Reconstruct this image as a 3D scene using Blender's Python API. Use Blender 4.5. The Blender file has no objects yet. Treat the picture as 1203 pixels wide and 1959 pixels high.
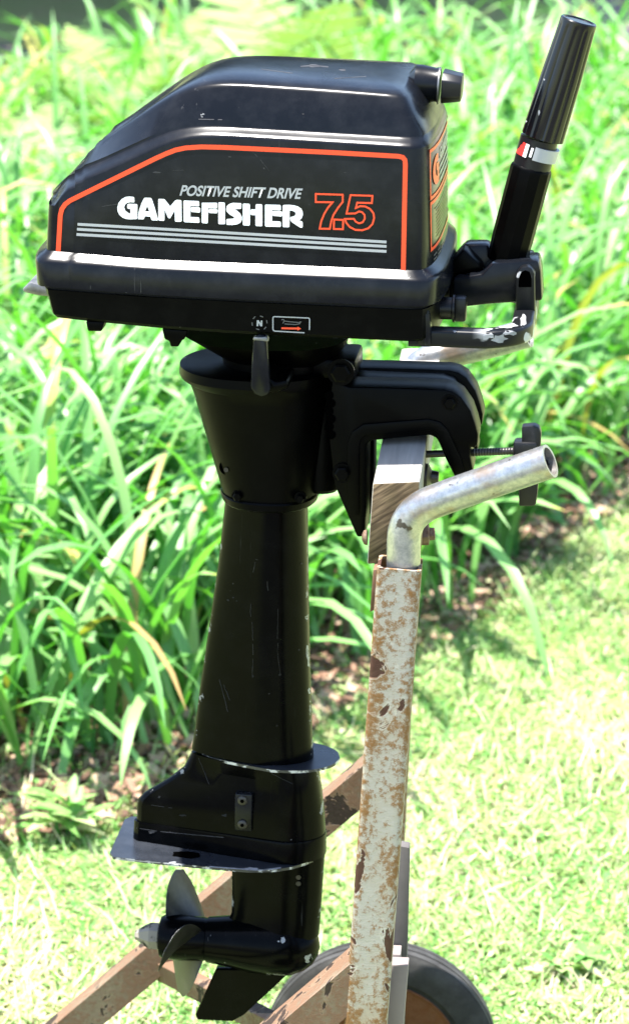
import bpy, bmesh, math, random
import numpy as np
from mathutils import Vector, Matrix

rnd = random.Random(7)
rng = np.random.default_rng(11)
sc = bpy.context.scene
C = sc.collection

# ------------------------------------------------------------------ camera
PW, PH, FPX = 1203.0, 1959.0, 5900.0          # photograph size and focal length in its pixels
PITCH = math.radians(17.0)
CAMPOS = Vector((0.0, -3.0, 1.84))
cam = bpy.data.cameras.new('camera')
cam.sensor_fit = 'VERTICAL'
cam.sensor_height = 36.0
cam.lens = 36.0 * FPX / PH
cam.clip_start = 0.05
cam.clip_end = 400
cam.dof.use_dof = True
cam.dof.focus_distance = 3.02
cam.dof.aperture_fstop = 9.6
cam_ob = bpy.data.objects.new('camera', cam)
C.objects.link(cam_ob)
cam_ob.location = CAMPOS
cam_ob.rotation_euler = (math.pi / 2 - PITCH, 0, 0)
sc.camera = cam_ob

# ------------------------------------------------------------------ light
SUN_EL = math.radians(78)
SUN_AZ = math.radians(-100)                   # from +y (behind the motor) towards -x (left)
sun_dir = Vector((math.sin(SUN_AZ) * math.cos(SUN_EL), math.cos(SUN_AZ) * math.cos(SUN_EL), math.sin(SUN_EL)))
world = bpy.data.worlds.new('World')
sc.world = world
world.use_nodes = True
wn = world.node_tree
sky = wn.nodes.new('ShaderNodeTexSky')
sky.sky_type = 'NISHITA'
sky.sun_disc = False
sky.sun_elevation = SUN_EL
sky.sun_rotation = SUN_AZ
wn.links.new(sky.outputs[0], wn.nodes['Background'].inputs[0])
wn.nodes['Background'].inputs[1].default_value = 0.12
sun = bpy.data.lights.new('sun', 'SUN')
sun.energy = 5.0
sun.angle = math.radians(0.53)
sun.color = (1.0, 0.96, 0.9)
sun_ob = bpy.data.objects.new('sun', sun)
C.objects.link(sun_ob)
sun_ob.rotation_euler = (-sun_dir).to_track_quat('-Z', 'Y').to_euler()
sun_ob.location = (0, 0, 10)
sc.view_settings.view_transform = 'Standard'
sc.view_settings.look = 'None'
sc.view_settings.gamma = 1.0
sc.view_settings.exposure = 2.1
sc.view_settings.use_curve_mapping = False
sc.render.engine = 'CYCLES'
sc.cycles.max_bounces = 8
sc.cycles.transparent_max_bounces = 8
sc.cycles.use_denoising = True

# ------------------------------------------------------------------ geometry helpers
YAW_M = math.radians(6.5)     # the motor's bow side is turned a little to the viewer
YAW_S = math.radians(4.5)     # so is the stand

def ray(u, v, yaw):
    d = Vector((u - PW / 2, FPX * math.cos(PITCH) + (PH / 2 - v) * math.sin(PITCH),
                -FPX * math.sin(PITCH) + (PH / 2 - v) * math.cos(PITCH)))
    r = Matrix.Rotation(yaw, 3, 'Z')
    return r @ CAMPOS, r @ d

def at(u, v, y, yaw):
    o, d = ray(u, v, yaw)
    t = (y - o.y) / d.y
    return o + d * t

def P(u, v, y=0.0):            # motor frame
    return at(u, v, y, YAW_M)

def S(u, v, y=0.0):            # stand frame
    return at(u, v, y, YAW_S)

def G(u, v, z=0.0):            # ground point
    o, d = ray(u, v, 0)
    t = (z - o.z) / d.z
    return o + d * t

def mk(name, verts, faces, mat, parent=None, smooth=35, mats=None, fmat=None):
    me = bpy.data.meshes.new(name)
    me.from_pydata([tuple(v) for v in verts], [], [tuple(f) for f in faces])
    me.update()
    bm = bmesh.new(); bm.from_mesh(me)
    bmesh.ops.recalc_face_normals(bm, faces=bm.faces)
    bm.to_mesh(me); bm.free()
    return fin(name, me, mat, parent, smooth, mats, fmat)

def fin(name, me, mat, parent=None, smooth=35, mats=None, fmat=None):
    for m in (mats or [mat]):
        me.materials.append(m)
    if fmat is not None:
        me.polygons.foreach_set('material_index', fmat)
    if smooth:
        me.shade_smooth()
        me.set_sharp_from_angle(angle=math.radians(smooth))
    o = bpy.data.objects.new(name, me)
    C.objects.link(o)
    if parent is not None:
        o.parent = parent
    return o

def from_bm(name, bm, mat, parent=None, smooth=35):
    bmesh.ops.recalc_face_normals(bm, faces=bm.faces)
    me = bpy.data.meshes.new(name)
    bm.to_mesh(me); bm.free()
    return fin(name, me, mat, parent, smooth)

def loft(loops, cap0=True, cap1=True):
    n = len(loops[0]); V = []; F = []
    for l in loops: V += list(l)
    for k in range(len(loops) - 1):
        for i in range(n):
            j = (i + 1) % n
            F.append((k * n + i, k * n + j, (k + 1) * n + j, (k + 1) * n + i))
    if cap0: F.append(tuple(range(n))[::-1])
    if cap1: F.append(tuple(range((len(loops) - 1) * n, len(loops) * n)))
    return V, F

def bevelled(name, V, F, mat, parent, width, seg=2, smooth=40, angle=30):
    bm = bmesh.new()
    vs = [bm.verts.new(v) for v in V]
    for f in F:
        try: bm.faces.new([vs[i] for i in f])
        except ValueError: pass
    bmesh.ops.recalc_face_normals(bm, faces=bm.faces)
    es = [e for e in bm.edges if len(e.link_faces) == 2 and e.calc_face_angle(0) > math.radians(angle)]
    if width > 0:
        bmesh.ops.bevel(bm, geom=es, offset=width, segments=seg, affect='EDGES', profile=0.5, clamp_overlap=True)
    return from_bm(name, bm, mat, parent, smooth)

def prism(name, out, y0, y1, mat, parent, bevel=0.0015, seg=2):
    """outline of (x, z) pairs (or vectors), given thickness from y0 to y1"""
    n = len(out)
    pts = [(p[0], p[-1]) for p in out]
    V = [(x, y0, z) for x, z in pts] + [(x, y1, z) for x, z in pts]
    F = [tuple(range(n)), tuple(range(n, 2 * n))[::-1]]
    F += [(i, (i + 1) % n, n + (i + 1) % n, n + i) for i in range(n)]
    return bevelled(name, V, F, mat, parent, bevel, seg)

def box(name, c, size, mat, parent, bevel=0.002, rot=None):
    hx, hy, hz = size[0] / 2, size[1] / 2, size[2] / 2
    V = []
    for x, y, z in ((-1,-1,-1),(1,-1,-1),(1,1,-1),(-1,1,-1),(-1,-1,1),(1,-1,1),(1,1,1),(-1,1,1)):
        v = Vector((x * hx, y * hy, z * hz))
        if rot is not None: v = rot @ v
        V.append(v + Vector(c))
    F = [(0,3,2,1),(4,5,6,7),(0,1,5,4),(1,2,6,5),(2,3,7,6),(3,0,4,7)]
    return bevelled(name, V, F, mat, parent, bevel)

def frames(path, up=(0, 1, 0)):
    """for every point: tangent, side, normal"""
    out = []
    n = len(path); ref = Vector(up)
    for i in range(n):
        t = (path[min(i + 1, n - 1)] - path[max(i - 1, 0)]).normalized()
        a = ref - t * ref.dot(t)
        a.normalize()
        out.append((t, a, t.cross(a)))
        ref = a
    return out

def sweep(path, sect, up=(0, 1, 0)):
    path = [Vector(p) for p in path]
    loops = []
    for p, (t, a, b) in zip(path, frames(path, up)):
        loops.append([p + a * s[0] + b * s[1] for s in sect])
    return loops

def circle(r, n=20, ph=0):
    return [(r * math.cos(2 * math.pi * i / n + ph), r * math.sin(2 * math.pi * i / n + ph)) for i in range(n)]

def tube(name, path, r, mat, parent, n=20, cap=True, up=(0, 1, 0), smooth=40):
    V, F = loft(sweep(path, circle(r, n), up), cap, cap)
    return mk(name, V, F, mat, parent, smooth)

def lathe(name, origin, axis, prof, mat, parent, n=28, smooth=35, ref=(0, 1, 0)):
    """prof: (distance along the axis, radius)"""
    axis = Vector(axis).normalized(); o = Vector(origin)
    if abs(axis.dot(Vector(ref).normalized())) > .95: ref = (1, 0, 0)
    a = Vector(ref) - axis * Vector(ref).dot(axis); a.normalize(); b = axis.cross(a)
    loops = []
    for t, r in prof:
        r = max(r, 1e-5)
        loops.append([o + axis * t + (a * math.cos(k * 2 * math.pi / n) + b * math.sin(k * 2 * math.pi / n)) * r for k in range(n)])
    V, F = loft(loops)
    return mk(name, V, F, mat, parent, smooth)

def bez(pts, n=8):
    """Catmull-Rom through the points"""
    pts = [Vector(p) for p in pts]
    q = [pts[0] * 2 - pts[1]] + pts + [pts[-1] * 2 - pts[-2]]
    out = []
    for i in range(1, len(q) - 2):
        a, b, c, d = q[i - 1], q[i], q[i + 1], q[i + 2]
        for k in range(n):
            t = k / n
            out.append(0.5 * ((2 * b) + (c - a) * t + (2 * a - 5 * b + 4 * c - d) * t * t + (3 * b - a - 3 * c + d) * t ** 3))
    out.append(pts[-1])
    return out

def empty(name, loc=(0, 0, 0), rz=0.0):
    o = bpy.data.objects.new(name, None)
    o.empty_display_size = 0.1
    C.objects.link(o)
    o.location = loc; o.rotation_euler = (0, 0, rz)
    return o

def tag(o, label=None, cat=None, group=None, kind=None):
    if label: o['label'] = label
    if cat: o['category'] = cat
    if group: o['group'] = group
    if kind: o['kind'] = kind
    return o

# ------------------------------------------------------------------ materials
class NT:
    def __init__(s, name):
        s.m = bpy.data.materials.new(name); s.m.use_nodes = True
        s.t = s.m.node_tree; s.n = s.t.nodes
        s.b = s.n['Principled BSDF']; s.out = s.n['Material Output']
    def new(s, typ, **kw):
        n = s.n.new(typ)
        for k, v in kw.items():
            if k in n.inputs: n.inputs[k].default_value = v
            else: setattr(n, k, v)
        return n
    def l(s, a, b): s.t.links.new(a, b)
    def coord(s, scale=(1, 1, 1), rot=(0, 0, 0)):
        tc = s.new('ShaderNodeTexCoord'); mp = s.new('ShaderNodeMapping')
        mp.inputs['Scale'].default_value = scale; mp.inputs['Rotation'].default_value = rot
        s.l(tc.outputs['Object'], mp.inputs[0]); return mp.outputs[0]
    def noise(s, scale, detail=4, rough=0.55, vec=None, dist=0.0):
        n = s.new('ShaderNodeTexNoise')
        n.inputs['Scale'].default_value = scale; n.inputs['Detail'].default_value = detail
        n.inputs['Roughness'].default_value = rough; n.inputs['Distortion'].default_value = dist
        s.l(vec if vec is not None else s.coord(), n.inputs['Vector'])
        return n.outputs['Fac']
    def ramp(s, fac, stops, interp='LINEAR'):
        r = s.new('ShaderNodeValToRGB'); r.color_ramp.interpolation = interp
        e = r.color_ramp.elements
        while len(e) < len(stops): e.new(0.5)
        for el, (p, c) in zip(e, stops):
            el.position = p; el.color = (c, c, c, 1) if not hasattr(c, '__len__') else (*c, 1)
        s.l(fac, r.inputs[0]); return r.outputs[0]
    def mix(s, fac, a, b):
        m = s.new('ShaderNodeMix'); m.data_type = 'RGBA'
        for v, i in ((fac, 0), (a, 6), (b, 7)):
            if hasattr(v, 'is_linked'): s.l(v, m.inputs[i])
            elif hasattr(v, '__len__'): m.inputs[i].default_value = (*v, 1)
            else: m.inputs[i].default_value = v
        return m.outputs[2]
    def math(s, op, a, b=0.0):
        m = s.new('ShaderNodeMath', operation=op)
        for v, i in ((a, 0), (b, 1)):
            if hasattr(v, 'is_linked'): s.l(v, m.inputs[i])
            else: m.inputs[i].default_value = v
        return m.outputs[0]
    def bump(s, h, strength=0.3, dist=0.001):
        b = s.new('ShaderNodeBump'); b.inputs['Strength'].default_value = strength
        b.inputs['Distance'].default_value = dist
        s.l(h, b.inputs['Height']); s.l(b.outputs[0], s.b.inputs['Normal'])
    def base(s, c):
        if hasattr(c, 'is_linked'): s.l(c, s.b.inputs['Base Color'])
        else: s.b.inputs['Base Color'].default_value = (*c, 1)
    def rough(s, c):
        if hasattr(c, 'is_linked'): s.l(c, s.b.inputs['Roughness'])
        else: s.b.inputs['Roughness'].default_value = c
    def spec(s, v): s.b.inputs['Specular IOR Level'].default_value = v
    def metal(s, c):
        if hasattr(c, 'is_linked'): s.l(c, s.b.inputs['Metallic'])
        else: s.b.inputs['Metallic'].default_value = c

def black_paint(name, col=(0.0034, 0.0040, 0.0056), r0=0.17, r1=0.31, spec=0.15, chips=0.76, scratch=True, chipcol=(0.30, 0.30, 0.30), scrot=(0.2, 1.25, 0.3), dust=0.45, dustcol=(0.018, 0.019, 0.022)):
    t = NT(name)
    n1 = t.noise(9, 5)
    dirt = t.ramp(t.noise(38, 6, 0.65), [(0.45, 0.0), (0.8, 1.0)])
    basec = t.mix(t.math('MULTIPLY', dirt, dust), col, dustcol)
    spots = t.ramp(t.noise(170, 2, 0.5), [(chips, 0.0), (chips + 0.025, 1.0)])
    big = t.ramp(t.noise(14, 3), [(0.55, 0.0), (0.66, 1.0)])
    m = t.math('MULTIPLY', spots, big)
    ea = t.new('ShaderNodeAttribute'); ea.attribute_name = 'edge'
    en = t.math('ADD', t.noise(75, 4, 0.6), t.math('MULTIPLY', ea.outputs['Fac'], 0.24))
    m = t.math('MAXIMUM', m, t.math('MULTIPLY', t.ramp(en, [(0.80, 0.0), (0.83, 1.0)]), 0.6))
    if scratch:
        sv = t.coord((240, 240, 9), scrot)
        s1 = t.ramp(t.noise(1.0, 3, 0.5, sv), [(0.70, 0.0), (0.74, 1.0)])
        s1 = t.math('MULTIPLY', s1, t.ramp(t.noise(7, 2), [(0.5, 0.0), (0.62, 1.0)]))
        m = t.math('MAXIMUM', m, t.math('MULTIPLY', s1, 0.10))
    t.base(t.mix(m, basec, chipcol))
    t.rough(t.ramp(n1, [(0.3, r0), (0.75, r1)]))
    t.spec(spec)
    t.bump(t.noise(60, 4), 0.04, 0.002)
    return t.m

M = {}
M['gloss_black'] = black_paint('gloss_black_paint')
M['case_black'] = black_paint('gearcase_black_paint', (0.0006, 0.0007, 0.0009), 0.13, 0.27, 0.05, 0.75, scrot=(0.04, 0.06, 0.0), dust=0.3, dustcol=(0.006, 0.006, 0.0066))
M['dull_black'] = black_paint('dull_black_paint', (0.0006, 0.0006, 0.0006), 0.3, 0.46, 0.045, 0.79, False, dust=.4, dustcol=(0.003, 0.0029, 0.0028))
M['pan_black'] = black_paint('pan_black_paint', (0.0008, 0.0008, 0.0007), 0.3, 0.45, 0.05, 0.79, False, dust=.5, dustcol=(0.006, 0.0058, 0.005))

M['plate_black'] = black_paint('plate_black_paint', (0.012, 0.014, 0.018), 0.2, 0.4, 0.35, 0.72, False, dust=.7, dustcol=(0.03, 0.033, 0.04))
t = NT('worn_paint_edge')
f = t.ramp(t.noise(95, 4, 0.6), [(0.49, 0.0), (0.57, 1.0)])
t.base(t.mix(f, (0.02, 0.02, 0.022), (0.42, 0.42, 0.41))); t.rough(0.5); M['worn_edge'] = t.m

t = NT('chipped_handle_paint')     # black paint worn to bare cast metal in patches
f = t.ramp(t.noise(26, 3, 0.5, t.coord((1, 1, 1))), [(0.585, 0.0), (0.60, 1.0)])
tc = t.new('ShaderNodeTexCoord'); sx = t.new('ShaderNodeSeparateXYZ'); t.l(tc.outputs['Object'], sx.inputs[0])
far = t.ramp(sx.outputs[0], [(0.165, 0.0), (0.185, 1.0)])
f = t.math('MULTIPLY', f, far)
t.base(t.mix(f, (0.004, 0.0045, 0.0055), (0.34, 0.35, 0.36))); t.rough(0.35); t.spec(.2); M['handle_black'] = t.m

def plain(name, col, rough=0.5, metal=0.0, spec=0.5, var=0.15, scale=30):
    t = NT(name)
    k = t.ramp(t.noise(scale, 5), [(0.3, 1 - var), (0.7, 1.0)])
    mm = t.new('ShaderNodeMix'); mm.data_type = 'RGBA'; mm.blend_type = 'MULTIPLY'
    mm.inputs[0].default_value = 1.0; mm.inputs[6].default_value = (*col, 1); t.l(k, mm.inputs[7])
    t.base(mm.outputs[2]); t.rough(rough); t.metal(metal); t.spec(spec)
    return t.m

M['orange'] = plain('orange_vinyl', (0.80, 0.06, 0.012), 0.4, var=0.08)
M['white_print'] = plain('white_print', (0.85, 0.85, 0.86), 0.4, var=0.04)
M['silver_print'] = plain('silver_print', (0.33, 0.335, 0.345), 0.4, var=0.10)
M['dim_print'] = plain('dim_grey_print', (0.08, 0.08, 0.08), 0.5)
M['dim_red'] = plain('dim_red_print', (0.14, 0.025, 0.015), 0.5)
M['red'] = plain('red_plastic', (0.75, 0.03, 0.025), 0.4, var=0.05)
M['rubber'] = plain('black_rubber', (0.006, 0.006, 0.007), 0.55, spec=.2, var=0.4)
M['black_plastic'] = plain('black_plastic', (0.006, 0.006, 0.007), 0.38, spec=.3, var=0.3)
M['grip'] = plain('grip_plastic', (0.003, 0.003, 0.004), 0.2, spec=.35, var=0.3)
M['hole'] = plain('dark_recess', (0.0006, 0.0006, 0.0006), 0.9, spec=0.0)
M['scuff'] = plain('scuffed_paint', (0.05, 0.05, 0.052), 0.6, spec=.1, var=0.7, scale=90)
M['faint_scuff'] = plain('faint_scuff', (0.016, 0.017, 0.02), 0.6, spec=.1, var=0.6, scale=90)
M['bare_patch'] = plain('bare_cast_metal', (0.26, 0.265, 0.275), 0.5, var=0.45, scale=120)
M['bare_metal'] = plain('bare_aluminium', (0.2, 0.2, 0.2), 0.4, 0.6, var=0.6, scale=90)
M['screw'] = plain('dark_screw', (0.035, 0.032, 0.03), 0.4, 0.5)

t = NT('propeller_metal')           # black paint scuffed through to aluminium
f = t.ramp(t.noise(34, 5, 0.65), [(0.47, 0.0), (0.66, 1.0)])
t.base(t.mix(f, (0.004, 0.004, 0.004), (0.024, 0.022, 0.02))); t.rough(0.42); t.metal(0.15); M['prop'] = t.m

t = NT('worn_cone')
f = t.ramp(t.noise(60, 3, 0.6), [(0.46, 0.0), (0.55, 1.0)])
t.base(t.mix(f, (0.02, 0.018, 0.016), (0.20, 0.18, 0.15))); t.rough(0.75); t.spec(.1); M['cone'] = t.m

def rusty(name, paint=(0.29, 0.27, 0.235), amount=0.5, rustcol=(0.165, 0.082, 0.028), darkcol=(0.05, 0.02, 0.012), tan=(0.26, 0.195, 0.115), flo=0.655):
    t = NT(name)
    fine = t.noise(150, 7, 0.75)
    mid = t.noise(26, 6, 0.65, t.coord((1, 1, .55)))
    big = t.noise(6.5, 4, 0.55, t.coord((1, 1, .6)))
    ea = t.new('ShaderNodeAttribute'); ea.attribute_name = 'edge'
    edge = ea.outputs['Fac']
    f = t.math('ADD', t.math('MULTIPLY', fine, 0.56), t.math('ADD', t.math('MULTIPLY', mid, 0.22), t.math('MULTIPLY', big, 0.22)))
    f = t.math('ADD', f, t.math('MULTIPLY', edge, 0.055))
    lo = 0.5 + (0.5 - amount) * 0.25
    tanm = t.ramp(t.math('ADD', t.math('MULTIPLY', big, 0.6), t.math('MULTIPLY', mid, 0.4)), [(0.42, 0.0), (0.60, 1.0)])
    c = t.mix(t.math('MULTIPLY', tanm, 0.75), paint, tan)
    stain = t.ramp(f, [(lo, 0.0), (lo + 0.045, 0.75), (lo + 0.09, 1.0)])
    c = t.mix(stain, c, rustcol)
    fl = t.math('ADD', t.noise(19, 5, 0.6, t.coord((1, 1, 0.75)), 0.9), t.math('MULTIPLY', edge, 0.10))
    flake = t.ramp(fl, [(flo, 0.0), (flo + 0.013, 1.0)])
    lip = t.ramp(fl, [(flo - .03, 0.0), (flo - .005, 1.0), (flo + .005, 0.0)])
    c = t.mix(t.math('MULTIPLY', lip, 0.35), c, tuple(min(.5, k * 1.7) for k in paint))
    c = t.mix(flake, c, darkcol)
    t.base(c); t.rough(t.ramp(f, [(0.4, 0.5), (0.6, 0.85)])); t.spec(0.3)
    t.bump(t.math('SUBTRACT', fine, t.math('MULTIPLY', flake, 0.9)), 0.6, 0.0018)
    return t.m
M['rust_post'] = rusty('rusty_silver_paint', amount=0.5)
M['rust_bar'] = rusty('rusty_angle_iron', (0.14, 0.105, 0.07), 0.7, (0.13, 0.072, 0.042), (0.022, 0.012, 0.008), (0.09, 0.05, 0.03), flo=0.565)
M['rust_rim'] = rusty('rusty_wheel_rim', (0.16, 0.06, 0.02), 0.6, (0.13, 0.045, 0.012), (0.02, 0.012, 0.008), (0.10, 0.04, 0.015))
M['rust_bolt'] = rusty('rusty_bolt', (0.10, 0.06, 0.045), 0.6, (0.09, 0.045, 0.03))

t = NT('galvanised_pipe')
n = t.noise(190, 6, 0.7); n2 = t.noise(22, 4, 0.6)
tcx = t.new('ShaderNodeTexCoord')
g = t.mix(t.ramp(n, [(0.38, 0.0), (0.62, 1.0)]), (0.24, 0.25, 0.26), (0.36, 0.36, 0.36))
g = t.mix(t.ramp(n2, [(0.52, 0.0), (0.68, 0.8)]), g, (0.26, 0.19, 0.125))
g = t.mix(t.ramp(t.noise(48, 3, 0.5), [(0.66, 0.0), (0.69, 1.0)]), g, (0.08, 0.07, 0.06))
t.base(g); t.rough(0.33); t.metal(0.8); t.bump(n, 0.25, 0.001); M['pipe'] = t.m

t = NT('weathered_board')           # sawn end grain and grey faces
v = t.coord((1, 1, 1), (0, math.radians(33), 0))
mp2 = t.new('ShaderNodeMapping'); mp2.inputs['Scale'].default_value = (22, 22, 260); t.l(v, mp2.inputs[0])
saw = t.noise(1.0, 3, 0.6, mp2.outputs[0])
gr = t.mix(t.ramp(saw, [(0.38, 0.0), (0.62, 1.0)]), (0.048, 0.031, 0.018), (0.17, 0.12, 0.07))
gr = t.mix(t.math('MULTIPLY', t.ramp(t.noise(12, 3), [(0.45, 0.0), (0.7, 1.0)]), 0.6), gr, (0.06, 0.052, 0.02))
geo = t.new('ShaderNodeNewGeometry'); vt = t.new('ShaderNodeVectorTransform', vector_type='NORMAL', convert_from='WORLD', convert_to='OBJECT')
t.l(geo.outputs['True Normal'], vt.inputs[0]); sn = t.new('ShaderNodeSeparateXYZ'); t.l(vt.outputs[0], sn.inputs[0])
endf = t.math('GREATER_THAN', t.math('ABSOLUTE', sn.outputs[1]), 0.7)
streak = t.noise(1.0, 4, 0.6, t.coord((150, 6, 150)))
face = t.mix(streak, (0.16, 0.15, 0.14), (0.34, 0.32, 0.29))
t.base(t.mix(endf, face, gr)); t.rough(0.85); t.spec(0.2); t.bump(saw, 0.4, 0.001); M['board'] = t.m

M['grey_wood'] = plain('grey_weathered_wood', (0.085, 0.076, 0.073), 0.85, var=0.4, scale=20)
M['pale_wood'] = plain('pale_painted_wood', (0.20, 0.165, 0.155), 0.75, var=0.2, scale=25)

t = NT('tyre_rubber')
n = t.noise(26, 6, 0.65)
t.base(t.mix(t.ramp(n, [(0.4, 0.0), (0.7, 1.0)]), (0.02, 0.019, 0.018), (0.05, 0.049, 0.047))); t.rough(0.75); t.spec(0.3)
t.bump(n, 0.3, 0.001); M['tyre'] = t.m

def leafmat(name, stops, transl=0.42, rough=0.42, tcol=None, spec=0.4):
    """stops over the per-leaf 'tint' attribute (natural variation of the leaves)"""
    t = NT(name)
    a = t.new('ShaderNodeAttribute'); a.attribute_name = 'tint'
    c = t.ramp(a.outputs['Fac'], stops)
    t.base(c); t.rough(rough); t.spec(spec)
    tr = t.new('ShaderNodeBsdfTranslucent')
    g = t.new('ShaderNodeMix'); g.data_type = 'RGBA'; g.blend_type = 'MULTIPLY'; g.inputs[0].default_value = 1
    t.l(c, g.inputs[6]); g.inputs[7].default_value = (*(tcol or (1.15, 1.2, 0.7)), 1)
    t.l(g.outputs[2], tr.inputs[0])
    mx = t.new('ShaderNodeMixShader'); mx.inputs[0].default_value = transl
    t.l(t.b.outputs[0], mx.inputs[1]); t.l(tr.outputs[0], mx.inputs[2]); t.l(mx.outputs[0], t.out.inputs[0])
    return t.m
M['daylily'] = leafmat('daylily_leaf', [(0.0, (0.085, 0.255, 0.06)), (0.45, (0.165, 0.36, 0.105)), (0.86, (0.28, 0.45, 0.165)), (0.93, (0.43, 0.44, 0.10)), (1.0, (0.42, 0.27, 0.11))], 0.40, 0.42, (0.62, 1.1, 0.2), .6)
M['fern'] = leafmat('fern_leaf', [(0.0, (0.13, 0.27, 0.055)), (1.0, (0.24, 0.36, 0.11))], 0.3, 0.5)
M['broadleaf'] = leafmat('broad_leaf', [(0.0, (0.06, 0.21, 0.05)), (1.0, (0.12, 0.31, 0.07))], 0.35, 0.35)
M['lawn'] = leafmat('lawn_blade', [(0.0, (0.055, 0.19, 0.03)), (0.18, (0.10, 0.26, 0.05)), (0.45, (0.28, 0.41, 0.15)), (0.8, (0.43, 0.49, 0.24)), (0.9, (0.56, 0.50, 0.34)), (1.0, (0.58, 0.46, 0.37))], 0.35, 0.5)
M['dark_leaf'] = leafmat('dark_evergreen_leaf', [(0.0, (0.016, 0.034, 0.011)), (1.0, (0.03, 0.06, 0.018))], 0.2, 0.5)

t = NT('lawn_soil')
n = t.noise(2.2, 4); n2 = t.noise(60, 6, 0.7)
c = t.mix(t.ramp(n2, [(0.35, 0.0), (0.65, 1.0)]), (0.20, 0.26, 0.08), (0.36, 0.40, 0.18))
c = t.mix(t.math('MULTIPLY', t.ramp(n, [(0.5, 0.0), (0.7, 1.0)]), 0.6), c, (0.36, 0.28, 0.17))
t.base(c); t.rough(0.95); t.spec(0.1); t.bump(n2, 0.8, 0.01); M['soil'] = t.m
t = NT('bark_mulch')
n = t.noise(45, 6, 0.7)
t.base(t.mix(t.ramp(n, [(0.35, 0.0), (0.65, 1.0)]), (0.05, 0.028, 0.016), (0.16, 0.095, 0.06))); t.rough(0.95); t.spec(0.1)
t.bump(n, 1.0, 0.02); M['mulch'] = t.m
t = NT('chip')
a = t.new('ShaderNodeAttribute'); a.attribute_name = 'tint'
t.base(t.ramp(a.outputs['Fac'], [(0.0, (0.07, 0.035, 0.02)), (0.5, (0.20, 0.11, 0.07)), (1.0, (0.42, 0.30, 0.22))])); t.rough(0.9); M['chip'] = t.m
M['asphalt'] = plain('asphalt', (0.075, 0.072, 0.078), 0.9, var=0.3, scale=25)
t = NT('gravel'); n = t.noise(14, 8, 0.75)
t.base(t.mix(t.ramp(n, [(0.35, 0.0), (0.65, 1.0)]), (0.20, 0.15, 0.13), (0.42, 0.36, 0.33))); t.rough(0.95); t.bump(n, 0.8, 0.03); M['gravel'] = t.m
t = NT('bark'); n = t.noise(1.0, 5, 0.65, t.coord((18, 18, 3)))
t.base(t.mix(n, (0.045, 0.032, 0.022), (0.15, 0.115, 0.085))); t.rough(0.95); t.bump(n, 0.9, 0.02); M['bark'] = t.m


# ================================================================== the setting
def sheet(name, pts, z, mat, label=None):
    V = [(p[0], p[1], z) for p in pts]
    o = mk(name, V, [tuple(range(len(V)))], mat, None, 0)
    o['kind'] = 'structure'
    return o
sheet('ground', [(-150, -150), (150, -150), (150, 150), (-150, 150)], 0.0, M['soil'])
BED = [G(-700, 1640), G(-200, 1600), G(120, 1560), G(330, 1520), G(470, 1440), G(640, 1330), G(800, 1225), G(930, 1150), G(1010, 1075), G(1100, 1000), G(1203, 915), G(1330, 830), G(1480, 740)]
BED = [(p.x, p.y) for p in BED]
BEDPOLY = BED + [(2.8, 8.2), (-2.8, 8.2)]
sheet('mulch_bed', BEDPOLY, 0.004, M['mulch'])
sheet('asphalt_drive', [(-30, 9.1), (-.75, 9.0), (-.8, 9.5), (-30, 9.7)], 0.004, M['asphalt'])
sheet('added_dark_ground', [(-30, -9.0), (30, -9.0), (30, -1.7), (-30, -1.7)], 0.004, M['asphalt'])  # unseen dark sheet added around the camera to darken reflections in the motor
sheet('gravel_drive', [(1.0, 8.6), (9, 8.4), (9, 16), (1.3, 16), (1.05, 10.4)], 0.008, M['gravel'])

def bed_y(x):
    """near edge of the bed at a given x"""
    xs = [p[0] for p in BED]; ys = [p[1] for p in BED]
    return float(np.interp(x, xs, ys))

# ================================================================== the outboard motor
motor = empty('outboard_motor', (0, 0, 0), -YAW_M)
tag(motor, 'black outboard boat motor with orange pinstripes clamped upright on the rusty stand', 'outboard motor')

X_REAR, X_FRONT = P(105, 440, -.100).x, P(783, 440, -.127).x
def taper(x):
    return .027 * min(1.1, max(0.0, (X_FRONT - x) / (X_FRONT - X_REAR)))   # the cowl narrows towards its tail
def PT(u, v, w):
    """point on the tapering near side whose half width at the front is w"""
    y_ = -w
    for _ in range(6):
        q_ = P(u, v, y_); y_ = -(w - taper(q_.x))
    return P(u, v, y_)
TS = sorted(set(list(np.linspace(0, 1, 34)) + [0.01, 0.02, 0.04, 0.06, 0.08]))
TS = np.array(TS)

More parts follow.
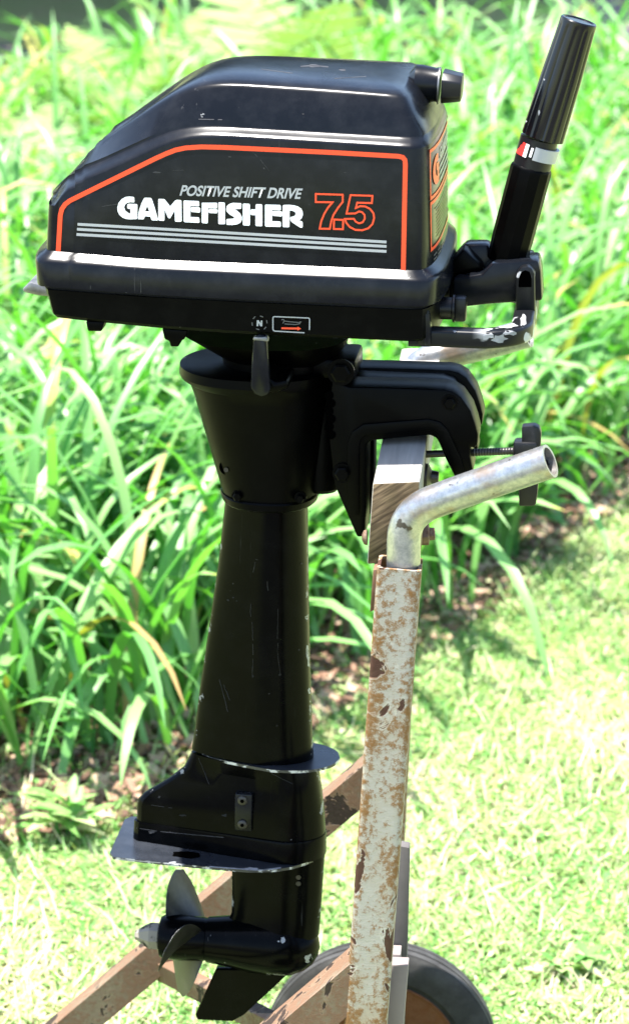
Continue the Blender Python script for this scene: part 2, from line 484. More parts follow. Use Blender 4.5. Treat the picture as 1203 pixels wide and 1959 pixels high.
def plan_loop(trace, w, df, dr, nf=3.0, nr=3.0, K=12, sm=0, dz=0.0, rk=0.0):
    """closed loop round the cowl: near side traced rear to front, front and rear ends rounded"""
    pts = []
    for p in trace:
        ww = p[2] if len(p) > 2 else w
        q = PT(p[0], p[1], ww); pts.append((q.x, q.z + dz, -q.y))
    xs = np.array([p[0] for p in pts]); zs = np.array([p[1] for p in pts]); ws = np.array([p[2] for p in pts])
    X = xs[0] + (xs[-1] - xs[0]) * TS
    Z = np.interp(X, xs, zs); W = np.interp(X, xs, ws)
    if sm:
        for _ in range(sm):
            Z2 = Z.copy()
            Z2[1:-1] = 0.25 * Z[:-2] + 0.5 * Z[1:-1] + 0.25 * Z[2:]
            Z = Z2
            W2 = W.copy(); W2[1:-1] = 0.25 * W[:-2] + 0.5 * W[1:-1] + 0.25 * W[2:]; W = W2
    near = [Vector((x, -w_, z)) for x, z, w_ in zip(X, Z, W)]
    far = [Vector((x, w_, z)) for x, z, w_ in zip(X, Z, W)][::-1]
    def cap(x0, z0, w0, d, n, sgn, rk=0.0):
        out = []
        for k in range(1, K):
            a = -math.pi / 2 + math.pi * k / K
            s_, c_ = math.sin(a), math.cos(a)
            y = w0 * math.copysign(abs(s_) ** (2 / n), s_)
            x = d * abs(c_) ** (2 / n)
            out.append(Vector((x0 + sgn * x, y, z0 - rk * x)))
        return out
    fr = cap(X[-1], Z[-1], W[-1], df, nf, 1)
    re = cap(X[0], Z[0], W[0], dr, nr if rk == 0 else 2.2, -1, rk)[::-1]
    return near + fr + far + re, len(near), K - 1

def sh(trace, dv, w=None):
    return [(p[0], p[1] + dv) + ((p[2],) if len(p) > 2 else ()) for p in trace]

F0 = [(94, 549), (273, 563), (457, 573), (797, 586)]
F1 = [(90, 505), (273, 519), (797, 542)]
F1b = [(91, 499), (273, 513), (796, 536)]
F1c = [(94, 493), (273, 508), (793, 531)]
F2 = [(99, 486), (273, 501), (789, 523)]
F3 = [(101, 480), (273, 496), (786, 517)]
S0 = [(105, 394), (111, 384), (123, 370), (150, 354), (308, 281), (330, 271), (352, 265), (400, 263), (783, 285)]
S3 = [(108, 372, .096), (114, 360, .098), (125, 346, .101), (152, 328, .107), (306, 257, .116), (328, 247, .116), (352, 240, .116), (400, 238, .116), (783, 261, .116)]
def mixtr(a, b, f):
    out = []
    for p, q in zip(a, b):
        wq = q[2] if len(q) > 2 else None
        out.append((p[0] + (q[0] - p[0]) * f, p[1] + (q[1] - p[1]) * f))
    return out
def lerpw(a, wa, b, f, g):
    return [(p[0] + (q[0] - p[0]) * f, p[1] + (q[1] - p[1]) * f, wa + (q[2] - wa) * g) for p, q in zip(a, b)]
T1 = [(134, 335, .056), (160, 307, .064), (205, 267, .078), (309, 196, .092), (345, 174, .096), (375, 163, .098), (410, 160, .098), (630, 174, .098), (758, 184, .098)]
T0 = [(123, 347, .068), (152, 318, .073), (203, 273, .081), (308, 202, .0945), (344, 179, .098), (375, 168, .0993), (410, 165, .0993), (630, 179, .0993), (761, 189, .0993)]
BODY_W, BODY_D, BODY_N = 0.127, 0.022, 3.0
loops = []
defs = [(sh(F0, 0), .1335, .024, .02, 6), (F0, .1365, .025, .02, 6), (F1, .138, .025, .02, 6), (F1b, .1363, .025, .02, 6), (F1c, .1336, .0245, .018, 6), (F2, .1300, .023, .015, 6), (F3, .1274, BODY_D, .013, 6),
        (mixtr(F3, F3, 0), BODY_W, BODY_D, .012, 6),
        (S0, BODY_W, BODY_D, .012, 4), (lerpw(S0, .127, S3, .10, .03), .1265, .0215, .012, 4), (lerpw(S0, .127, S3, .28, .18), .124, .021, .012, 4), (lerpw(S0, .127, S3, .5, .45), .124, .021, .012, 4),
        (lerpw(S0, .127, S3, .75, .78), .1195, .020, .011, 4), (lerpw(S0, .127, S3, .92, .96), .117, .0195, .010, 4), (S3, .116, .019, .010, 4), (sh(S3, -5), .1155, .0185, .010, 4),
        (T0, .101, .012, .010, 9), (T1, .098, .010, .010, 9)]
for tr, w, df, dr, sm in defs:
    L, NN, KK = plan_loop(tr, w, df, dr, sm=sm, rk=(1.0 if tr in (T0, T1) else .5 if len(tr[0]) > 2 else 0.0))
    loops.append(L)
# rounded top edge, then the crowned top skin
top = loops[-1]
def shrink(L, k, dz, x0=None):
    cx = sum(p.x for p in L) / len(L)
    return [Vector((cx + (p.x - cx) * (1 - (1 - k) * 0.25), p.y * k, p.z + dz)) for p in L]
loops.append(shrink(top, 0.968, 0.0019))
loops.append(shrink(top, 0.88, 0.0044))
loops.append(shrink(top, 0.60, 0.0072))
loops.append(shrink(top, 0.30, 0.0084))
V, F = loft(loops, False, False)
n = len(loops[0]); b0 = (len(loops) - 1) * n
for i in range(NN - 1):
    F.append((b0 + i, b0 + i + 1, b0 + 2 * NN + KK - 2 - i, b0 + 2 * NN + KK - 1 - i))
F.append(tuple(b0 + NN - 1 + k for k in range(KK + 2)))
F.append(tuple(b0 + (2 * NN + KK - 1 + k) % n for k in range(KK + 2)))
F.append(tuple(range(n))[::-1])
cowl = mk('cowl', V, F, M['gloss_black'], motor, 48)

# --- lower pan
A = [(102, 555), (273, 568), (457, 578), (788, 593)]
A2 = [(104, 567), (273, 580), (457, 590), (788, 604)]
B1 = [(112, 602), (168, 609), (313, 623), (440, 632), (653, 642), (789, 649)]
B2 = [(117, 608), (168, 614), (313, 628), (440, 637), (653, 647), (787, 653)]
PAN_W = 0.1265
pl = []
for tr, w, df, dr in ((A, .1245, .022, .012), (A, PAN_W, .024, .014), (A2, PAN_W, .024, .014), (A2, PAN_W - .0012, .023, .013), (B1, PAN_W - .0012, .023, .012), (B2, PAN_W - .004, .021, .010)):
    pl.append(plan_loop(tr, w, df, dr)[0])
V, F = loft(pl, True, True)
pan = mk('lower_pan', V, F, M['pan_black'], motor, 30)
# gasket between cowl and pan
gk = [plan_loop(sh(F0, -2), .122, .02, .012)[0], plan_loop(sh(A, 4), .122, .02, .012)[0]]
V, F = loft(gk, True, True)
mk('gasket', V, F, M['rubber'], motor, 30)
# studs under the pan
for pts in ([(168, 610), (204, 612), (198, 630), (172, 629)], [(313, 624), (362, 628), (356, 645), (348, 648), (345, 659), (330, 659), (327, 648), (318, 645)]):
    q = [P(u, v, -.09) for u, v in pts]
    prism('pan_stud', q, -.10, -.078, M['dull_black'], motor, .0015)
# rear latch
q = [P(u, v, -.01) for u, v in [(50, 546), (66, 531), (96, 540), (110, 548), (110, 560), (80, 557), (56, 552)]]
prism('rear_latch', q, -.03, .03, M['bare_metal'], motor, .002)

# --- flat print on the near side of the cowl
def flat_poly(name, polys, fn, mat, parent, thick=0.0):
    """polys in any 2-D frame, filled with holes, carried to the surface by fn"""
    cu = bpy.data.curves.new(name, 'CURVE'); cu.dimensions = '2D'; cu.fill_mode = 'BOTH'
    for p in polys:
        sp = cu.splines.new('POLY'); sp.points.add(len(p) - 1); sp.use_cyclic_u = True
        for k, (a, b) in enumerate(p): sp.points[k].co = (a, -b, 0, 1)
    tmp = bpy.data.objects.new(name, cu)
    C.objects.link(tmp)
    dg = bpy.context.evaluated_depsgraph_get()
    me = bpy.data.meshes.new_from_object(tmp.evaluated_get(dg))
    bpy.data.objects.remove(tmp); bpy.data.curves.remove(cu)
    for v in me.vertices: v.co = fn(v.co.x, -v.co.y)
    me.name = name
    return fin(name, me, mat, parent, 0)

def stroke_quads(pts, w, closed=False):
    n = len(pts); L = []; R = []
    for i in range(n):
        p = Vector(pts[i])
        a = Vector(pts[i - 1]) if (i > 0 or closed) else None
        b = Vector(pts[(i + 1) % n]) if (i < n - 1 or closed) else None
        d1 = (p - a).normalized() if a is not None else None
        d2 = (b - p).normalized() if b is not None else None
        if d1 is None: d1 = d2
        if d2 is None: d2 = d1
        n1 = Vector((-d1.y, d1.x)); n2 = Vector((-d2.y, d2.x))
        m = (n1 + n2)
        if m.length < 1e-6: m = n1
        m.normalize()
        k = w / 2 / max(0.4, m.dot(n1))
        L.append(p + m * k); R.append(p - m * k)
    return L, R

def strokes(name, lines, w, fn, mat, parent):
    V = []; F = []
    for pts, closed in lines:
        L, R = stroke_quads(pts, w, closed)
        b = len(V); n = len(L)
        V += [fn(p.x, p.y) for p in L] + [fn(p.x, p.y) for p in R]
        for i in range(n if closed else n - 1):
            j = (i + 1) % n
            F.append((b + i, b + j, b + n + j, b + n + i))
    return mk(name, V, F, mat, parent, 0)

side = lambda u, v: PT(u, v, BODY_W + 0.0006)
stripe = [(112, 481), (116, 412), (119, 400), (125, 391), (134, 384), (296, 304), (318, 294), (336, 287), (355, 283), (385, 281), (430, 282), (640, 292), (762, 299), (770, 301), (774, 306), (775, 314), (771, 519)]
strokes('pinstripe', [(stripe, False)], 9, side, M['orange'], cowl)
strokes('silver_stripe', [([(149, 429), (300, 437.5), (739, 463)], False)], 5.2, side, M['silver_print'], cowl)
strokes('silver_stripe', [([(148, 438.5), (300, 447), (739, 471.5)], False)], 5.2, side, M['silver_print'], cowl)
strokes('silver_stripe', [([(147, 448.5), (300, 457), (739, 481)], False)], 5.2, side, M['silver_print'], cowl)
sa = lambda x, y: (220 + x / 6.683, 370 + y / 6.683)
sb = lambda x, y: (400 + x / 6.332, 370 + y / 6.332)
sf = lambda x, y: (220 + x / 3.251, 370 + y / 3.251)
LET = [
 (sa, [[(248,55),(240,45),(190,40),(140,45),(90,72),(50,120),(33,180),(38,230),(60,275),(100,310),(150,328),(200,332),(280,328),(288,310),(290,150),(278,136),(175,132),(160,145),(158,180),(170,197),(200,200),(200,262),(165,245),(135,220),(120,180),(130,145),(160,120),(200,112),(245,115),(252,105)]]),
 (sa, [[(385,55),(370,68),(340,130),(310,220),(295,310),(300,330),(365,332),(375,320),(385,292),(455,298),(468,335),(480,345),(545,347),(553,335),(535,270),(510,180),(480,90),(468,65),(455,57)],[(415,160),(442,230),(388,228)]]),
 (sa, [[(560,70),(556,85),(556,335),(566,348),(625,350),(635,340),(635,205),(680,310),(695,320),(710,315),(765,215),(768,350),(778,362),(845,362),(855,350),(852,95),(840,85),(790,82),(772,90),(708,165),(645,85),(630,72)]]),
 (sa, [[(885,90),(877,102),(880,355),(892,368),(1075,376),(1083,365),(1080,318),(1070,306),(965,300),(968,160),(1070,165),(1080,158),(1078,110),(1068,98)],[(982,172),(973,182),(973,228),(984,238),(1082,246),(1092,235),(1092,192),(1082,180)]]),
 (sf, [[(541,58),(633,58),(637,65),(637,88),(632,94),(580,92),(578,182),(572,187),(545,185),(540,180)],[(590,97),(636,100),(640,104),(638,120),(632,124),(588,122),(583,117),(583,102)]]),
 (sb, [[(120,107),(113,117),(113,362),(122,372),(185,374),(194,365),(192,120),(184,110)]]),
 (sb, [[(385,118),(393,128),(390,180),(380,188),(310,190),(340,210),(375,240),(398,285),(398,320),(380,355),(340,375),(280,383),(220,380),(210,370),(208,325),(218,310),(290,306),(308,298),(300,285),(250,255),(215,220),(208,190),(215,155),(245,128),(290,114)]]),
 (sb, [[(418,122),(410,135),(410,378),(420,388),(485,390),(495,380),(495,138),(486,126)],[(575,130),(565,142),(562,195),(512,193),(503,203),(503,250),(512,262),(562,264),(562,382),(572,395),(635,398),(645,388),(645,145),(635,132)]]),
 (sb, [[(685,135),(677,147),(677,390),(688,402),(860,406),(870,396),(868,350),(858,340),(762,336),(765,200),(860,206),(870,196),(868,150),(858,140)],[(777,212),(768,222),(768,262),(778,272),(875,280),(884,270),(884,225),(875,215)]]),
 (sb, [[(900,140),(892,152),(890,395),(900,408),(962,410),(972,400),(975,205),(1010,210),(1040,225),(1050,245),(1040,270),(1010,282),(985,285),(980,300),(982,325),(1000,345),(1050,380),(1105,415),(1128,415),(1133,400),(1132,350),(1122,338),(1090,328),(1120,300),(1135,260),(1132,220),(1115,185),(1080,160),(1030,145),(970,138)]]),
]
for fn2, polys in LET:
    flat_poly('letter', polys, (lambda g: (lambda x, y: side(*g(x, y))))(fn2), M['white_print'], cowl)
sc7 = lambda x, y: (590 + x / 8.593, 360 + y / 8.593)
s7 = lambda x, y: side(*sc7(x, y))
strokes('horsepower_digit', [([(120,95),(562,108),(562,225),(480,330),(410,440),(375,540),(350,668),(185,665),(210,540),(260,420),(320,320),(395,232),(120,228)], True)], 29, s7, M['orange'], cowl)
strokes('horsepower_digit', [([(420,515),(570,520),(565,675),(415,670)], True)], 29, s7, M['orange'], cowl)
strokes('horsepower_digit', [([(690,115),(1050,125),(1040,245),(800,238),(778,325),(850,295),(930,300),(1010,340),(1065,410),(1078,490),(1050,590),(980,660),(880,692),(770,685),(680,640),(620,570),(600,505),(745,503),(775,550),(830,578),(890,560),(925,500),(920,440),(880,395),(830,382),(770,415),(625,418)], True)], 29, s7, M['orange'], cowl)

def text_mesh(name, body, fn, mat, parent, bold=0.012):
    cu = bpy.data.curves.new(name, 'FONT'); cu.body = body; cu.offset = bold; cu.fill_mode = 'FRONT'
    tmp = bpy.data.objects.new(name, cu); C.objects.link(tmp)
    dg = bpy.context.evaluated_depsgraph_get()
    me = bpy.data.meshes.new_from_object(tmp.evaluated_get(dg))
    bpy.data.objects.remove(tmp); bpy.data.curves.remove(cu)
    co = [v.co.copy() for v in me.vertices]
    x0 = min(c.x for c in co); x1 = max(c.x for c in co); y0 = 0.0; y1 = max(c.y for c in co)
    for v in me.vertices: v.co = fn((v.co.x - x0) / (x1 - x0), (v.co.y - y0) / (y1 - y0))
    me.name = name
    return fin(name, me, mat, parent, 0)
text_mesh('caption_lettering', 'POSITIVE SHIFT DRIVE', lambda s, q: side(344 + s * 230 + q * 5.5, 373.5 + s * 6.5 - q * 19.5), M['silver_print'], cowl, 0.026)

# --- print on the rounded front of the cowl
q1 = PT(F3[-1][0], F3[-1][1], BODY_W); q2 = PT(S0[-1][0], S0[-1][1], BODY_W)
def front(y, z):
    k = (z - q1.z) / (q2.z - q1.z)
    x = q1.x + (q2.x - q1.x) * k
    return Vector((x + BODY_D * max(0, 1 - abs(y / BODY_W) ** BODY_N) ** (1 / BODY_N) + 0.0007, y, z))
zt = P(812, 288, -.1).z; zb = P(812, 378, -.1).z; z2t = P(812, 388, -.1).z; z2b = P(812, 476, -.1).z
def frame_pts(z0, z1):
    ys = np.linspace(-.104, .104, 25)
    return [(y, z0) for y in ys] + [(y, z1) for y in ys[::-1]]
fr = lambda a, b: front(a, b)
strokes('front_pinstripe', [(frame_pts(zt, zb), True)], .0034, fr, M['orange'], cowl)
strokes('front_pinstripe', [(frame_pts(z2t, z2b), True)], .0034, fr, M['orange'], cowl)
# the big G, from the same letter as on the side
gz0, gz1 = zb + .008, zt - .008
big = [[(-.094 + (x - 33) / 257 * .038, gz1 + (y - 40) / 292 * (gz0 - gz1)) for x, y in LET[0][1][0]]]
flat_poly('front_emblem', [[(a, b) for a, b in big[0]]], fr, M['orange'], cowl)
text_mesh('front_lettering', 'GAMEFISHER', lambda s, q: front(-.046 + s * .135, zt - .018 + q * .011), M['silver_print'], cowl, 0.03)
for k in range(3):
    zz = zt - .0245 - k * .0065
    strokes('front_stripe', [([(y, zz) for y in np.linspace(-.046, .089, 14)], False)], .0028, fr, M['silver_print'], cowl)
for k in range(9):
    zz = z2t - .009 - k * .0036
    strokes('small_print', [([(y, zz) for y in np.linspace(-.075 if k else -.082, .03 + .02 * (k % 3), 10)], False)], .0012, fr, M['dim_red'] if k else M['dim_print'], cowl)
for k, (a, b) in enumerate(((-.094, -.078), (-.070, -.05), (-.04, -.02))):
    strokes('small_print', [([(y, z2b - .0075) for y in np.linspace(a, b, 4)], False), ([(y, z2b - .0115) for y in np.linspace(a, b, 4)], False)], .0016, fr, M['dim_print'], cowl)

# --- shift marks on the pan
pside = lambda u, v: PT(u, v, PAN_W + 0.0006)
sd = lambda x, y: pside(470 + x / 8.593, 595 + y / 8.593)
dash = []
for cx, cy in ((140, 110), (262, 90), (348, 175), (320, 280), (200, 300), (108, 215)):
    r = Vector((cx - 228, cy - 197)); tt = Vector((-r.y, r.x)).normalized() * 27
    dash.append(([(cx - tt.x, cy - tt.y), (cx + tt.x, cy + tt.y)], False))
strokes('shift_mark_ring', dash, 15, sd, M['dim_print'], pan)
flat_poly('shift_mark_letter', [[(180,248),(185,152),(215,152),(248,205),(250,155),(275,157),(272,252),(243,250),(210,196),(207,249)]], sd, M['silver_print'], pan)
strokes('shift_mark_box', [([(965,358),(480,330),(455,318),(448,295),(448,115),(455,98),(480,92),(1025,115),(1043,122),(1050,140),(1047,310)], False)], 18, sd, M['silver_print'], pan)
strokes('shift_mark_boat', [([(590,152),(600,138),(622,138),(632,160),(612,205)], False), ([(640,165),(740,178),(870,188),(905,178),(885,208),(820,222),(640,212)], False)], 14, sd, M['dim_print'], pan)
flat_poly('shift_mark_arrow', [[(588,268),(850,272),(850,256),(912,290),(850,322),(850,304),(585,298)]], sd, M['orange'], pan)

# --- starter grip on the cowl front
a = P(806, 160, 0.0); b = P(840, 164, 0.0); c = P(847, 165, 0.0); d = P(884, 167, 0.0)
ax = (d - b).normalized()
lathe('rope_guide', a - ax * .012, ax, [(0, .010), (.006, .0185), (.012, .0185), ((b - a).length + .008, .0165), ((b - a).length + .012, .0175)], M['gloss_black'], motor, 24)
lathe('guide_ring', b - ax * .001, ax, [(0, .0182), (.0016, .0182)], M['bare_metal'], motor, 24)
rot = Matrix.Rotation(-math.atan2(ax.z, ax.x), 3, 'Y')
V = []
for s_, hz, hy in ((0, .0155, .021), (1, .0125, .019)):
    cc = b + (d - b) * s_
    up = ax.cross(Vector((0, 1, 0))) * -1
    up = Vector((-ax.z, 0, ax.x))
    for yy, zz in ((-1, -.55), (-.6, -1), (.6, -1), (1, -.55), (1, .55), (.6, 1), (-.6, 1), (-1, .55)):
        V.append(cc + Vector((0, yy * hy, 0)) + up * (zz * hz) + ax * (.003 if s_ == 0 else 0))
F = [tuple(range(8))[::-1], tuple(range(8, 16))] + [(i, (i + 1) % 8, 8 + (i + 1) % 8, 8 + i) for i in range(8)]
bevelled('starter_grip', V, F, M['black_plastic'], motor, .0015)

# --- carrying handle at the front of the pan: forward, then across
h0 = P(806, 643, -.103); h1 = P(940, 645, -.103)
zc = h0.z
xr = h1.x
hp = [Vector((h0.x - .012, -.103, zc)), Vector((h0.x + .02, -.103, zc)), Vector((xr - .006, -.103, zc - .0005))]
R_ = .034
for k in range(1, 10):
    a_ = math.pi / 2 * k / 9
    hp.append(Vector((xr - .006 + R_ * math.sin(a_), -.103 + R_ * (1 - math.cos(a_)), zc + .001 * k / 9)))
hp += [Vector((xr - .006 + R_, y, zc + .004)) for y in (-.05, -.02, .02, .05)]
for k in range(1, 8):
    a_ = math.pi / 2 * k / 7
    hp.append(Vector((xr - .006 + R_ - .03 * (1 - math.cos(a_)), .05 + .03 * math.sin(a_), zc + .004)))
hp.append(Vector((h0.x - .01, .08, zc + .004)))
sect = []
hw, ht, rr = .0105, .0085, .003
for (sx_, sy_) in ((1, 1), (-1, 1), (-1, -1), (1, -1)):
    for k in range(4):
        a_ = {(1, 1): 0, (-1, 1): 90, (-1, -1): 180, (1, -1): 270}[(sx_, sy_)] + 30 * k
        sect.append((sx_ * (ht - rr) + rr * math.cos(math.radians(a_)), sy_ * (hw - rr) + rr * math.sin(math.radians(a_))))
V, F = loft(sweep(hp, sect, (0, 0, 1)))
mk('carry_handle', V, F, M['handle_black'], motor, 40)
# corner block of the pan the handle grows from
q = [P(u, v, -.105) for u, v in [(796, 588), (822, 586), (826, 626), (826, 657), (800, 656)]]
prism('handle_root', q, -.118, -.085, M['gloss_black'], motor, .003)
# slotted lug at the forward end of the handle
lug = [P(u, v, -.035) for u, v in [(985, 612), (986, 535), (989, 520), (997, 511), (1008, 509), (1017, 513), (1022, 523), (1023, 600), (1018, 625)]]
prism('handle_lug', lug, -.036, -.022, M['handle_black'], motor, .002)
sl = [P(u, v, -.0365) for u, v in [(991, 549), (992, 531), (996, 521), (1004, 517), (1012, 520), (1016, 530), (1016, 549)]]
prism('lug_slot', sl, -.0372, -.0355, M['hole'], motor, 0)

# --- tiller bracket, arm, twist grip
q = [P(u, v, -.02) for u, v in [(866, 532), (921, 524), (942, 503), (1029, 498), (1034, 520), (1037, 576), (940, 582), (866, 590)]]
prism('tiller_bracket', q, -.02, .022, M['gloss_black'], motor, .003)
q = [P(u, v, .022) for u, v in [(858, 520), (870, 490), (889, 468), (935, 468), (941, 485), (1020, 487), (1024, 520), (1024, 560), (858, 575)]]
prism('bracket_cheek', q, .0225, .050, M['gloss_black'], motor, .004)
q = [P(u, v, -.02) for u, v in [(862, 505), (885, 482), (915, 512), (922, 522), (862, 531)]]
prism('bracket_gusset', q, -.005, .021, M['dull_black'], motor, .003)
# stop knob under the bracket
kb = P(868, 590, -.055)
lathe('stop_knob', kb - Vector((.028, 0, 0)), (1, 0, 0), [(0, .011), (.026, .011), (.027, .0135), (.029, .0135)], M['black_plastic'], motor, 20)
box('stop_knob_wing', P(880, 590, -.055), (.012, .016, .024), M['black_plastic'], motor, .0025)

TY = .012
def tl(u, v): return P(u, v, TY)
lo, hi = tl(968, 500), tl(1017, 317)
ax = (hi - lo).normalized()
L_ = (hi - lo).length
lathe('tiller_arm', lo, ax, [(0, .0195), (L_ * .25, .0205), (L_ * .8, .0205), (L_ * .96, .0205), (L_ * .985, .0198), (L_, .0185)], M['dull_black'], motor, 12, 25)
ra, rb = tl(1021, 312), tl(1030, 282)
lathe('throttle_collar', hi, ax, [(-.004, .0187), ((tl(1036, 266) - hi).length, .0187)], M['black_plastic'], motor, 28)
ring0, ring1 = tl(1024.5, 301), tl(1032, 277)
rax = (ring1 - ring0).normalized(); rl = (ring1 - ring0).length
# coloured throttle ring in sectors
def sector(name, a0, a1, mat, r=.0203, lo_=0.0, hi_=1.0):
    a = Vector((0, -1, 0)); a = (a - rax * a.dot(rax)).normalized(); b = rax.cross(a)
    n = max(3, int((a1 - a0) / 6)); V = []; F = []
    for i in range(n + 1):
        an = math.radians(a0 + (a1 - a0) * i / n)
        for tt, r2 in ((lo_, r), (hi_, r), (hi_, r - .003), (lo_, r - .003)):
            V.append(ring0 + rax * rl * tt + (a * math.cos(an) + b * math.sin(an)) * r2)
    for i in range(n):
        for k in range(4):
            F.append((4 * i + k, 4 * i + (k + 1) % 4, 4 * (i + 1) + (k + 1) % 4, 4 * (i + 1) + k))
    F += [(0, 1, 2, 3), (4 * n + 3, 4 * n + 2, 4 * n + 1, 4 * n)]
    return mk(name, V, F, mat, motor, 30)
sector('throttle_ring_red', -130, -41, M['red'])
sector('throttle_ring_white', -40, -29, M['white_print'])
sector('throttle_mark', -21, -14, M['white_print'], .0198, .15, .85)
sector('throttle_ring_grey', -9, 120, M['silver_print'])
# fluted, tapering twist grip
g0, g1 = tl(1037, 263), tl(1107, 38)
gax = (g1 - g0).normalized(); gl = (g1 - g0).length
a = Vector((0, -1, 0)); a = (a - gax * a.dot(gax)).normalized(); b = gax.cross(a)
NG = 72; loops = []
for tt, r, fl in ((0, .0190, 0), (.004, .0212, .3), (.012, .0214, 1), (.5, .0203, 1), (.93, .0183, 1), (.955, .0182, 0), (.99, .0181, 0), (1.0, .0172, 0), (1.001, .0150, 0), (.992, .0145, 0)):
    row = []
    for k in range(NG):
        an = 2 * math.pi * k / NG
        rr = r - fl * .0012 * (0.5 + 0.5 * math.cos(an * 12)) ** 6
        row.append(g0 + gax * gl * tt + (a * math.cos(an) + b * math.sin(an)) * rr)
    loops.append(row)
V, F = loft(loops)
mk('throttle_grip', V, F, M['grip'], motor, 30)

# --- neck, upper housing, leg: stacks of level sections traced at the centre plane
def section(ul, vl, ur, vr, h, prof, y=0.0, n=28):
    A_, B_ = P(ul, vl, y), P(ur, vr, y)
    up, lo_ = [], []
    ss = 0.5 - 0.5 * np.cos(np.linspace(0, math.pi, n))
    for s_ in ss:
        hh = h * prof(s_)
        p = A_ + (B_ - A_) * s_
        up.append(Vector((p.x, -hh, p.z))); lo_.append(Vector((p.x, hh, p.z)))
    return up + lo_[-2:0:-1]
def pr(ss, ys):
    return lambda s_: float(np.interp(s_, ss, ys))
oval = lambda s_: math.sqrt(max(0, 1 - abs(2 * s_ - 1) ** 2.6))
def strut(s_):       # rounded trailing edge, bluff leading edge
    return max(0.0, min(1, (s_ / .55)) ** .55) * math.sqrt(max(0, 1 - max(0, (s_ - .55) / .45) ** 2.4))
def wedge(s_):       # thin tail growing to a thick nose
    if s_ <= 0 or s_ >= 1: return 0
    k = min(1, s_ / .03) ** .5 * (.20 + .80 * min(1, s_ / .8) ** 1.1)
    return k * math.sqrt(max(0, 1 - max(0, (s_ - .72) / .28) ** 2.6))
def sl(u0, u1, v):   # level line in the motor's frame: it runs a little down to the right
    return (u1 - u0) * ((v + 824) / 54170 + .022)
def stack(name, rows, prof, mat, smooth=30, y=0.0):
    L = []
    for row in rows:
        ul, v, ur, h = row[:4]
        pf = row[4] if len(row) > 4 else prof
        L.append(section(ul, v, ur, v + sl(ul, ur, v), h, pf, y))
    V, F = loft(L)
    o = mk(name, V, F, mat, motor, smooth)
    ss = 0.5 - 0.5 * np.cos(np.linspace(0, math.pi, 28))
    ev = np.clip(np.maximum((.10 - ss) / .10, (ss - .955) / .045), 0, 1)
    ring_ = np.concatenate([ev, ev[-2:0:-1]])
    a_ = o.data.attributes.new('edge', 'FLOAT', 'POINT'); a_.data.foreach_set('value', np.tile(ring_, len(L)).astype(np.float32))
    return o

stack('neck', [(352, 628, 668, .075), (372, 640, 664, .07), (408, 664, 650, .055), (425, 676, 640, .045), (430, 700, 636, .045)], oval, M['dull_black'])
stack('upper_housing', [(352, 686, 638, .066), (346, 689, 641, .071), (345, 705, 641, .072), (349, 712, 640, .070), (364, 722, 637, .066), (371, 740, 634, .064), (425, 925, 608, .052), (426, 930, 608, .052)], oval, M['dull_black'])
stack('housing_collar', [(424, 930, 609, .0535), (423, 933, 610, .0545), (427, 944, 607, .0545), (430, 948, 603, .052)], oval, M['dull_black'])
leg = stack('drive_leg', [(431, 945, 589, .041), (430, 965, 588.5, .0405), (417, 1082, 590, .038), (399, 1205, 592, .036), (382, 1320, 595, .034), (372, 1403, 598, .033), (367, 1432, 600, .0325)], strut, M['case_black'])
# grub screw and grease nipple on the housing
for (u, v, r, m_) in ((437, 892, .0085, 'hole'), (438, 894, .0024, 'screw')):
    p = P(u, v, -.038)
    lathe('drain_recess' if m_ == 'hole' else 'grease_nipple', p, (-.15, -1, 0), [(0, r), (.004 if m_ == 'hole' else .010, r)], M[m_], motor, 16)
# swivel tube
p0, p1 = P(612, 936, 0), P(622, 690, 0)
lathe('swivel_tube', p0, p1 - p0, [(0, .017), (.004, .0205), ((p1 - p0).length - .004, .0205), ((p1 - p0).length, .019)], M['dull_black'], motor, 24)
box('swivel_head', P(640, 690, 0), (.05, .07, .02), M['dull_black'], motor, .004)
for k in range(6):
    p = P(634 + (k % 2) * 4, 745 + k * 15, -.034)
    lathe('tilt_hole', p, (0, -1, 0), [(0, .0045), (.024, .0045)], M['hole'], motor, 12)

# --- transom clamp: two arched jaws joined by a plate, clamp screw
jaw = [(640, 702), (652, 735), (668, 741), (730, 742), (849, 746), (866, 750), (882, 760), (900, 786), (909, 812), (914, 832), (913, 850), (907, 858), (899, 855), (899, 872), (905, 904), (870, 914), (851, 876), (840, 849), (834, 838), (822, 833), (712, 843), (700, 850), (699, 1010), (697, 1027), (683, 1028), (640, 929), (625, 800)]
q = [P(u, v, -.057) for u, v in jaw]
prism('clamp_jaw', q, -.057, -.012, M['dull_black'], motor, .0025)
prism('clamp_jaw', q, .020, .057, M['dull_black'], motor, .0025)
rim = [(676, 985), (676, 850), (683, 832), (697, 822), (820, 812), (836, 816), (846, 826), (870, 878), (879, 905)]
V, F = loft(sweep([P(u, v, -.0575) for u, v in rim], [(-.002, -.006), (.002, -.006), (.002, .006), (-.002, .006)], (0, 1, 0)))
bevelled('jaw_rib', V, F, M['dull_black'], motor, .0012)
q = [P(u, v, 0) for u, v in [(668, 716), (845, 722), (868, 728), (880, 742), (668, 745)]]
prism('jaw_bridge', q, -.0115, .0195, M['dull_black'], motor, .002)
p0, p1 = P(893, 866, -.030), P(1000, 862, -.030)
tube('clamp_screw', [p0 - (p1 - p0) * .75, p0, p1], .0036, M['screw'], motor, 14)
ths = [p0 + (p1 - p0) * (k / 40) for k in range(41)]
loops = []
for k, p in enumerate(ths):
    r = .0041 if k % 2 else .0034
    loops.append([p + Vector((0, math.cos(i * math.pi / 6), math.sin(i * math.pi / 6))) * r for i in range(12)])
V, F = loft(loops)
mk('screw_thread', V, F, M['screw'], motor, 20)
hub = P(1005, 862, -.030)
